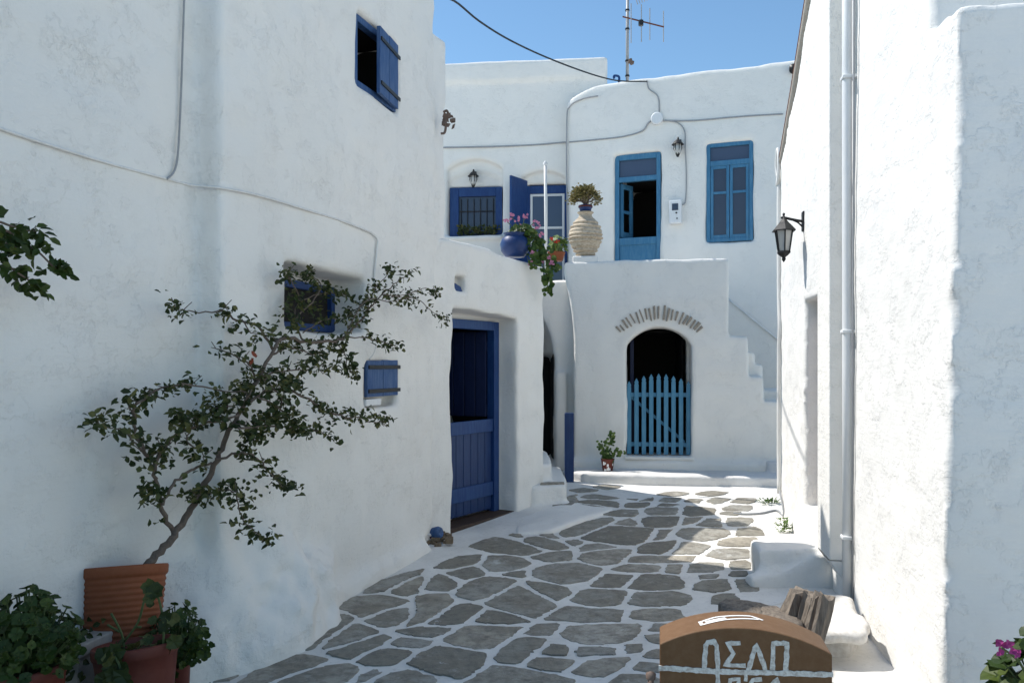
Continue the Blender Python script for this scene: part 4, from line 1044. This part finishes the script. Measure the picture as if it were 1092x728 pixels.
geranium(c + Vector((.0, 0, .14)), [], "small geranium in the painted pot left of the picket gate", seed=18, nleaf=26, spread=.08, hgt=.16, lr=.024, leafm="leaf_mid",
         trail=[[(0, 0, 0), (.0, -.02, .12), (.03, -.02, .24), (.04, -.02, .34)], [(0, 0, 0), (-.05, 0, .1), (-.09, 0, .2)], [(0, 0, 0), (.08, 0, .08), (.16, -.02, .12)]])
# weeds along the right wall
for i, (px, py, s, lab) in enumerate(((820, 533, .09, "low green weed at the far end of the sunlit paving"), (836, 563, .12, "upright green weed growing at the foot of the right wall"))):
    x, y = ground_at(px, py + 4); t = thing("weed", (x, y, gz(x, y)), 0, lab, "weed", "weeds in the paving cracks")
    Lf = MB(); rs = random.Random(30 + i)
    for k in range(60):
        a = rs.random() * 6.28; rr = s * rs.random() * (1.4 if i == 0 else .6); Lf.leaf((rr * math.cos(a), rr * math.sin(a) * .5, rs.uniform(0, s * (.5 if i == 0 else 1))), (math.cos(a), math.sin(a), rs.uniform(.2, 1)), (0, 0, 1), .045, .02)
    Lf.build("foliage", "leaf_light", t)
# leaky tap bundle at the foot of the cottage
c = TLm @ Vector((hole.x, .03, 0)); c.z = gz(c.x, c.y) + .02
bt = thing("painted_pot", c, 0, "small blue and red pot lying at the wall's foot left of the blue door", "pot")
tl = Matrix.Rotation(R(75), 3, 'Y') @ Matrix.Rotation(R(20), 3, 'X')
MB().lathe([(.001, -.06), (.04, -.06), (.052, -.02), (.055, .03), (.042, .055), (.034, .05), (.001, .03)], 18, (0, 0, .06), tl).build("body", "worn_blue", bt, True)
MB().lathe([(.030, -.068), (.042, -.062), (.049, -.04), (.051, -.035)], 18, (0, 0, .06), tl).build("red_base", "red_paint", bt, True)
MB().tube([(-.04, -.03, .05), (-.14, -.08, .065), (-.2, -.1, .06)], .014, 8).build("handle", "white_paint", bt, True)
dirt = MB(); rs = random.Random(33)
for k in range(26): dirt.obox(c + Vector((rs.uniform(-.14, .14), rs.uniform(-.14, .22), rs.uniform(-.02, .02))), (rs.uniform(.015, .04), rs.uniform(-.01, .01), 0), (0, rs.uniform(.012, .03), 0), (0, 0, rs.uniform(.01, .03)))
tag(dirt.build("rubble", "rubble", None, False, .008), "brown crumbled plaster rubble around the blue pot at the wall's foot", "rubble", kind=None)

# ------------------------------------------------------------------ bougainvillea and pots on the left
def Z4(zx, zy, y): 
    px, py = 90 + zx / 2.14, 270 + zy / 2.14
    yy = y + (.15 if px < 225 else .15 * max(0, 1 - (px - 225) / 40))
    q = L1(px, py, yy); return TLm @ Vector((q.x, yy, q.z))
BR = [ # (points in traced space, start radius, end radius, leaves per sample, depth)
 ([(140,712),(185,668),(215,625),(250,570),(290,500),(320,430),(350,370),(390,300),(430,220),(450,195)], .020, .008, 0, -.2),
 ([(205,640),(180,590),(165,520),(160,480),(200,420),(270,390),(340,372)], .012, .005, 3, -.22),
 ([(180,570),(210,520),(250,490),(292,480)], .008, .006, 0, -.25),
 ([(160,480),(138,450),(115,410),(118,350),(150,310)], .010, .005, 4, -.2),
 ([(135,450),(112,430),(90,405),(60,398),(25,385)], .005, .002, 7, -.22),
 ([(120,345),(170,310),(230,300),(300,312),(370,318)], .006, .003, 8, -.25),
 ([(115,370),(100,345),(105,325)], .004, .002, 6, -.2),
 ([(200,420),(180,450),(150,460)], .004, .002, 7, -.25),
 ([(240,405),(235,430),(265,450),(275,475)], .004, .002, 6, -.3),
 ([(300,470),(360,455),(395,470),(420,495),(450,525),(475,538)], .007, .002, 9, -.26),
 ([(255,560),(290,545),(330,540),(365,555)], .006, .003, 9, -.25),
 ([(345,550),(352,580),(360,605),(385,630),(408,655)], .004, .002, 9, -.28),
 ([(390,300),(380,260),(345,235),(290,212)], .007, .002, 6, -.18),
 ([(430,220),(400,170),(350,150),(310,132),(250,135),(210,130)], .008, .002, 7, -.16),
 ([(360,150),(380,180),(420,185)], .004, .002, 8, -.2),
 ([(430,200),(470,195),(530,205),(590,195)], .012, .008, 8, -.2),
 ([(590,195),(620,165),(645,135),(680,95),(720,60),(750,40)], .009, .002, 6, -.16),
 ([(645,135),(660,85),(690,50),(690,35)], .004, .002, 6, -.16),
 ([(680,95),(730,95),(780,80),(810,95)], .004, .002, 10, -.2),
 ([(700,100),(760,105),(790,130),(822,152)], .004, .002, 8, -.2),
 ([(600,190),(650,195),(690,205),(712,215)], .005, .002, 8, -.2),
 ([(570,200),(595,230),(600,260),(615,275)], .004, .002, 8, -.22),
 ([(590,195),(640,110),(700,110),(740,100)], .005, .002, 5, -.2),
 ([(500,200),(480,150),(490,100),(470,60),(465,45)], .006, .002, 10, -.12),
 ([(480,150),(520,110),(540,70),(500,45)], .005, .002, 12, -.12),
 ([(490,110),(550,90),(600,95)], .004, .002, 9, -.12),
 ([(500,180),(550,150),(590,150),(630,120)], .004, .002, 9, -.12),
 ([(370,340),(430,310),(500,325),(560,365),(620,375),(660,385),(695,380)], .009, .002, 11, -.26),
 ([(350,400),(430,395),(490,400),(530,405),(562,420)], .006, .002, 9, -.28),
 ([(400,330),(440,350),(470,380),(490,415)], .005, .002, 9, -.3),
 ([(390,290),(440,270),(500,265),(545,255)], .006, .002, 9, -.24),
 ([(430,230),(470,215),(520,230),(545,225)], .006, .002, 10, -.2),
 ([(380,310),(360,340),(300,355),(285,355)], .005, .002, 9, -.24),
 ([(350,370),(300,385),(240,375),(205,368)], .005, .002, 8, -.28),
 ([(340,390),(380,395),(390,410),(370,430)], .005, .003, 12, -.26),
 ([(370,330),(400,290),(450,290),(490,300)], .006, .003, 13, -.22),
 ([(420,300),(450,330),(440,370),(400,380)], .005, .003, 13, -.3),
 ([(255,560),(265,545)], .004, .002, 9, -.25),
 ([(165,545),(150,545),(140,540)], .003, .002, 7, -.2),
]
BT = thing("bougainvillea", Z4(140, 712, -.2), 0, "bougainvillea with bare woody stems spreading up the left wall from the terracotta pot", "climbing plant")
b0 = Vector(BT.location); S = MB(); Lf = MB(); rs = random.Random(77)
for pts, r0, r1, nl, dep in BR:
    P = [Z4(a, b, dep + (0 if r0 > .02 else rs.uniform(-.03, .03))) - b0 for a, b in pts]; P = smoothpts(P, 5); n = len(P)
    P = [p + Vector((rs.uniform(-1, 1), rs.uniform(-1, 1), rs.uniform(-1, 1))) * min(.008, r0) for p in P]
    S.tube(P, [r0 + (r1 - r0) * i / (n - 1) for i in range(n)], 7)
    if not nl: continue
    for i, p in enumerate(P):
        if i < n * .12 and n > 8: continue
        if rs.random() < .34 and i < n - 4: continue
        cl = Vector((rs.gauss(0, .02), rs.gauss(0, .03), rs.gauss(.004, .02)))
        for _ in range(int(nl * rs.uniform(.4, 1.6) * 1.1) + 1):
            off = cl + Vector((rs.gauss(0, .022), rs.gauss(0, .03), rs.gauss(0, .020)))
            d = Vector((rs.uniform(-1, 1), rs.uniform(-1, 1), rs.uniform(-.9, .5))); q = p + off
            Lf.leaf(q, d, (rs.uniform(-.5, .9), rs.uniform(-1, .2), rs.uniform(.1, 1)), rs.choice((.018, .026, .032, .038, .050)) * rs.uniform(.9, 1.1), rs.uniform(.014, .034), .22)
        if rs.random() < .25:
            e = p + Vector((rs.uniform(-.05, .05), rs.uniform(-.05, .05), rs.uniform(-.04, .06))); S.tube([p, e], .0022, 4)
S.build("trunk", "branch", BT, True); Lf.build("crown", "leaf_dark", BT)
fl = MB(); q = Z4(388, 240, -.3) - b0
for k in range(6): fl.leaf(q + Vector((rs.gauss(0, .012), rs.gauss(0, .012), rs.gauss(0, .012))), (rs.uniform(-1, 1), rs.uniform(-1, 1), rs.uniform(-1, 1)), (1, -1, 0), .028, .02)
fl.build("blossom", "rust_petal", BT)
# branch coming in at the left edge, rooted beside the wall outside the picture
rt = worldpt(TLm, L1(-60, 400, .0).x, -.1, 0)
CB = thing("climbing_shrub", (rt.x, rt.y, 0), 0, "leafy green branches reaching in along the left wall high at the picture's edge", "climbing plant")
S = MB(); Lf = MB(); b0 = Vector((rt.x, rt.y, 0))
def UL(px, py, y=-.1): q = L1(px, py, y); return TLm @ Vector((q.x, y, q.z)) - b0
S.tube(smoothpts([(0, 0, 0), UL(-70, 500), UL(-60, 380), UL(-50, 290), UL(-40, 245)]), [.02] * 17, 7)
for pts, nl in (([(-45, 270), (-10, 238), (12, 241), (30, 246), (43, 246)], 3), ([(-45, 275), (0, 246), (20, 256), (40, 268), (58, 285), (68, 288)], 3), ([(-48, 290), (-10, 270), (8, 283), (22, 293), (36, 303), (30, 308)], 4), ([(-20, 262), (5, 260), (22, 266)], 5)):
    P = smoothpts([UL(a, b, -.1 + rs.uniform(-.03, .03)) for a, b in pts], 5); S.tube(P, [.006 - .0035 * i / (len(P) - 1) for i in range(len(P))], 6)
    for i, p in enumerate(P):
        if rs.random() < .35 and i < len(P) * .7: continue
        for _ in range(nl):
            Lf.leaf(p + Vector((rs.gauss(0, .02), rs.gauss(0, .02), rs.gauss(0, .02))), (rs.uniform(-.6, 1), rs.uniform(-1, 1), rs.uniform(-1, .6)), (rs.uniform(-.5, 1), -1, rs.uniform(0, 1)), rs.uniform(.03, .055), rs.uniform(.02, .032), .18)
S.build("stem", "branch", CB, True); Lf.build("foliage", "leaf_bush", CB)
# pots
def tiltm(ax, deg): return Matrix.Rotation(R(deg), 3, ax)
def flowerpot(c, rt_, rb, h, mat, label, ribs=0, tilt=None, n=40):
    prof = [(.001, .0), (rb * .95, 0), (rb, .01)]
    m_ = 150 if ribs else 6
    for i in range(m_ + 1):
        t = i / m_; prof.append((rb + (rt_ - rb) * t * .94 + (.0024 * math.sin(t * ribs * 6.28) if ribs else 0), .01 + (h - .06) * t))
    prof += [(rt_ * 1.0, h - .048), (rt_ * 1.03, h - .04), (rt_ * 1.04, h - .008), (rt_ * 1.02, h), (rt_ * .95, h), (rt_ * .92, h - .05)]
    t = thing("flower_pot", c, 0, label, "flower pot")
    MB().lathe(prof, n, (0, 0, 0), tilt).build("pot_body", mat, t, True)
    MB().lathe([(rt_ * .93, h - .045), (rt_ * .5, h - .03), (.001, h - .035)], 20, (0, 0, 0), tilt, .02).build("soil", "dark_wood", t, True)
    return t
pc = at(137, 610, 3.72)
flowerpot(Vector((pc.x + .02, pc.y - .13, .0)), .187, .135, .68, "terracotta", "tall ribbed terracotta pot holding the bougainvillea's trunk", 24, tiltm('Y', -4.5) @ tiltm('X', -13))
pc2 = at(148, 690, 3.3)
flowerpot(Vector((pc2.x, pc2.y, 0)), .165, .115, .44, "terracotta_red", "plain red pot with a geranium in front of the ribbed pot", 0, tiltm('Y', -5.0) @ tiltm('X', -7))
geranium(Vector((pc2.x - .02, pc2.y, .42)), [], "dark round-leaved geranium in the plain red pot", seed=41, leafm="leaf_dark", nleaf=7, spread=.11, hgt=.06, lr=.036, tn=1,
         trail=[[(.12, 0, 0), (.13, -.02, .14), (.10, -.03, .28)], [(-.02, -.08, 0), (.0, -.16, .04), (.03, -.18, .0), (.03, -.19, -.05)]])
g = at(188, 640, 3.62)
tag(MB().lathe([(.001, .0), (.05, .0), (.06, .24), (.065, .25), (.055, .24), (.001, .23)], 24, (g.x - .0, g.y, 0)).build("flower_pot", "terracotta_red", None, True), "small dark pot under the ivy geranium right of the ribbed pot", "flower pot")
geranium(Vector((g.x, g.y, .24)), [], "bushy dark ivy geranium spilling beside the white plaster swelling", seed=43, leafm="leaf_bush", nleaf=210, spread=.13, hgt=.30, lr=.019,
         trail=[[(.05, 0, .1), (.12, -.05, .14), (.17, -.1, .10)], [(0, 0, .1), (.03, -.12, .0), (.02, -.16, -.12)]])
dry = thing("dry_twigs", Vector((pc2.x - .06, pc2.y, .41)), 0, "bare yellowish twigs standing in the plain red pot", "twigs")
D = MB()
for pts in (((0, 0, 0), (-.01, 0, .08), (-.05, -.01, .17)), ((0, 0, .05), (.06, -.01, .13), (.09, -.02, .22)), ((-.02, 0, .09), (-.07, 0, .12)), ((.04, 0, .11), (.07, 0, .11))): D.tube(smoothpts(pts), .005, 5)
D.build("twig", "stem_green", dry, True)
fb = at(22, 700, 2.95)
flowerpot(Vector((fb.x, fb.y, 0)), .15, .11, .5, "terracotta_red", "red pot at the lower left corner under a bushy geranium", 0)
geranium(Vector((fb.x + .02, fb.y, .46)), [], "bushy green geranium in the red pot at the lower left corner", seed=45, leafm="leaf_bush", nleaf=380, spread=.175, hgt=.33, lr=.024)
sb = thing("bench", at(58, 690, 3.45), R(-10), "weathered grey plank bench low between the left pots", "bench")
sb.location.z = 0
MB().box(-.24, .20, -.10, .12, .38, .43).build("seat", "grey_wood", sb, False, .006)
for sx in (-.18, .15): MB().box(sx - .03, sx + .03, -.08, .10, 0, .378).build("leg", "grey_wood", sb, False, .006)
iv = thing("trailing_plant", Vector((sb.location.x, sb.location.y - .02, .44)), 0, "small dark trailing plant hanging over the grey plank bench", "plant")
Lf = MB(); rs = random.Random(50)
for k in range(150):
    x = rs.uniform(-.18, .2); z = rs.uniform(-.14, .03) if rs.random() < .75 else rs.uniform(0, .06)
    Lf.leaf((x, -.11 + rs.uniform(-.03, .02) if z < 0 else rs.uniform(-.1, .08), z), (rs.uniform(-1, 1), rs.uniform(-1, 0), rs.uniform(-1, .4)), (0, -1, .3), .035, .025)
Lf.build("foliage", "leaf_dark", iv)

# ------------------------------------------------------------------ brown box with painted letters, logs
BXA = R(-10.5); BXO = at(690 + 70 / 5.2, 690, 3.04); BXO.z = 0
BXm = Matrix.Translation(BXO) @ Matrix.Rotation(BXA, 4, 'Z')
def sp(zx, zy): q = on_plane(BXm, 690 + zx / 5.2, 630 + zy / 5.2); return q.x, q.z
BX = thing("utility_box", BXO, BXA, "brown arch-topped box with white painted Greek letters in the right foreground", "box")
wd_ = sp(1028, 322)[0]; bc = wd_ / 2; hw2 = wd_ / 2
zsp = (sp(75, 322)[1] + sp(1028, 322)[1]) / 2; zap = sp(520, 202)[1]
rr = (hw2 ** 2 + (zap - zsp) ** 2) / (2 * (zap - zsp)); a_ = math.asin(hw2 / rr)
arc = [(bc + rr * math.sin(t), zap - rr + rr * math.cos(t)) for t in np.linspace(a_, -a_, 25)]
MB().prism([(0, -.02), (wd_, -.02)] + arc, 0, .21).build("body", "brown_box", BX, False, .006, 3)
def stroke(mb, pts, w, y=-.002, th=.0025):
    rs = random.Random(int(w * 1e5) + len(pts) + len(mb.v))
    P = []
    for (x0, z0), (x1, z1) in zip(pts, pts[1:]):       # hand-painted: uneven width, wavering line
        n_ = max(2, int(math.hypot(x1 - x0, z1 - z0) / .012))
        P += [(x0 + (x1 - x0) * k / n_, z0 + (z1 - z0) * k / n_) for k in range(n_)]
    P.append(pts[-1]); P = [Vector((x + rs.uniform(-.0012, .0012), 0, z + rs.uniform(-.0012, .0012))) for x, z in P]
    P[0] -= (P[1] - P[0]).normalized() * w * .3; P[-1] += (P[-1] - P[-2]).normalized() * w * .3
    V = []
    yy = y + rs.uniform(-.0003, .0003)
    for k, p in enumerate(P):
        d = (P[min(k + 1, len(P) - 1)] - P[max(k - 1, 0)]).normalized(); nn = Vector((-d.z, 0, d.x)) * w / 2 * rs.uniform(.8, 1.12)
        V += [p + nn + Vector((0, yy, 0)), p - nn + Vector((0, yy, 0)), p - nn + Vector((0, .002, 0)), p + nn + Vector((0, .002, 0))]
    F_ = []
    for k in range(len(P) - 1):
        a, b = 4 * k, 4 * k + 4
        F_ += [(a, a + 1, b + 1, b), (a + 1, a + 2, b + 2, b + 1), (a + 3, a, b, b + 3)]
    mb.add(V, F_)
def S2(*p): return [sp(x, y) for x, y in p]
D = MB(); wln = .018
stroke(D, S2((316, 430), (326, 300), (335, 283), (370, 278)), wln); stroke(D, S2((370, 278), (384, 300), (394, 440)), wln, -.0026)
stroke(D, S2((510, 286), (445, 288), (480, 345), (432, 408), (540, 412)), wln * .9)
stroke(D, S2((562, 430), (606, 295), (655, 432)), wln)
stroke(D, S2((694, 430), (700, 288), (778, 288), (768, 432)), wln)
stroke(D, S2((72, 424), (400, 444), (720, 452), (1024, 462)), wln * 1.1, -.0035)
stroke(D, S2((392, 462), (392, 560)), wln * .9)
stroke(D, S2((460, 530), (460, 490), (508, 486), (506, 560)), wln * .9); stroke(D, S2((460, 526), (506, 526)), wln * .8, -.0028)
stroke(D, S2((630, 488), (585, 490), (568, 525), (570, 560)), wln * .9); stroke(D, S2((570, 528), (615, 526), (618, 560)), wln * .8, -.0028)
stroke(D, S2((728, 560), (724, 486), (676, 535), (740, 538)), wln * .85)
stroke(D, S2((548, 462), (548, 492)), wln * .8)
D.build("lettering", "letter_white", BX)
# arrow painted on the curved top
D = MB()
def topz(x): return zap - rr + math.sqrt(rr * rr - (x - bc) ** 2)
def tstroke(pts, w):
    for (x0, y0), (x1, y1) in zip(pts, pts[1:]):
        n_ = max(2, int(abs(x1 - x0) / .015)); prev = None
        d2 = Vector((x1 - x0, y1 - y0)).normalized(); nn = Vector((-d2.y, d2.x)) * w / 2; V = []
        for i in range(n_ + 1):
            t = i / n_; x = x0 + (x1 - x0) * t; y = y0 + (y1 - y0) * t
            for s in (1, -1): V.append((x + nn.x * s, y + nn.y * s, topz(x + nn.x * s) + .002))
        D.add(V, [(2 * i, 2 * i + 1, 2 * i + 3, 2 * i + 2) for i in range(n_)])
X = lambda zx: sp(zx, 200)[0]
tstroke([(X(310), .060), (X(440), .092), (X(560), .110), (X(640), .120)], .012); tstroke([(X(310), .10), (X(390), .13), (X(600), .150), (X(665), .118)], .012)
tstroke([(X(310), .055), (X(300), .105)], .014); tstroke([(X(330), .085), (X(450), .112)], .02)
D.build("painted_arrow", "bright_white", BX)
tag(MB().tube([(BXO.x - .035, BXO.y + .02, 0), (BXO.x - .03, BXO.y + .02, .415)], .012, 8).lathe([(.001, .43), (.02, .42), (.018, .40)], 8, (BXO.x - .03, BXO.y + .02, 0)).build("iron_stake", "rust", None, True), "short rusty iron stake sticking up just left of the brown box", "stake")
# stump
ST_ = thing("tree_stump", (1.25, 4.0, 0), 0, "weathered round log stump with a flat fibrous top behind the brown box", "stump")
D = MB(); rs = random.Random(60); n = 44; prof = [(1.0, -.02), (.98, .1), (.99, .2), (1.0, .3), (1.0, .352), (.97, .366), (.8, .372), (.55, .374), (.3, .377), (.1, .378), (.001, .378)]
rad = [.205 * (1 + .05 * math.sin(3 * 6.28 * k / n + 1) + .03 * math.sin(7 * 6.28 * k / n) + rs.uniform(-.02, .02)) for k in range(n)]
V = []
for i, (r, z) in enumerate(prof):
    for k in range(n): a = 6.2832 * k / n; V.append((rad[k] * r * math.cos(a), rad[k] * r * math.sin(a), z + (rs.uniform(-.007, .007) if z > .34 and r > .05 else 0) - .03 * rad[k] / .2 * r * math.cos(a)))
D.add(V, [(i * n + k, i * n + (k + 1) % n, (i + 1) * n + (k + 1) % n, (i + 1) * n + k) for i in range(len(prof) - 1) for k in range(n)])
D.build("trunk", "log_wood", ST_, True)
def split_log(base, top, r, label, seed):
    t = thing("split_log", base, 0, label, "log", "split logs leaning by the stump")
    rs = random.Random(seed); D = MB(); d = Vector(top) - Vector(base); dn = d.normalized(); u = Vector((1, 0, 0)) - dn * dn.x; u.normalize(); w = dn.cross(u); n = 22; V = []
    rad = [r * (1 + rs.uniform(-.16, .12) + .2 * math.sin(2 * 6.28 * k / n + seed) - (.35 if k in (4, 13) else 0)) for k in range(n)]
    for i in range(9):
        for k in range(n):
            a = 6.2832 * k / n; f_ = 1 if i < 8 else .93; V.append(d * (min(i, 7.8) / 7.8) + (u * math.cos(a) + w * math.sin(a)) * rad[k] * f_ * (1 + rs.uniform(-.05, .05) + .10 * math.sin(i * .9 + k * .4)) + dn * (rs.uniform(-.03, .015) if i > 6 else 0))
    V.append(d + dn * .004)
    D.add(V, [(i * n + k, i * n + (k + 1) % n, (i + 1) * n + (k + 1) % n, (i + 1) * n + k) for i in range(8) for k in range(n)] + [(8 * n + k, 8 * n + (k + 1) % n, 9 * n) for k in range(n)])
    D.build("timber", "log_wood", t, False); return t
split_log((1.36, 3.98, 0), at(862, 631, 4.02), .085, "thicker dark grey split log leaning against the stump", 3)
split_log((1.40, 3.86, 0), at(878, 634, 3.92), .055, "thinner pale split log right of the dark leaning log", 5)
# magenta geranium at the right edge
gr = at(1094, 690, 2.6)
flowerpot(Vector((gr.x + .08, gr.y, 0)), .15, .11, .5, "terracotta", "terracotta pot of magenta geranium in the lower right corner", 0)
g5 = Vector((gr.x + .08, gr.y, .48))
geranium(g5, [rel(1068, 690, 2.5, g5)], "magenta-flowering geranium leaning in at the lower right corner", petals="magenta_petal", seed=55, leafm="leaf_bush", nleaf=60, spread=.17, hgt=.26, lr=.045)
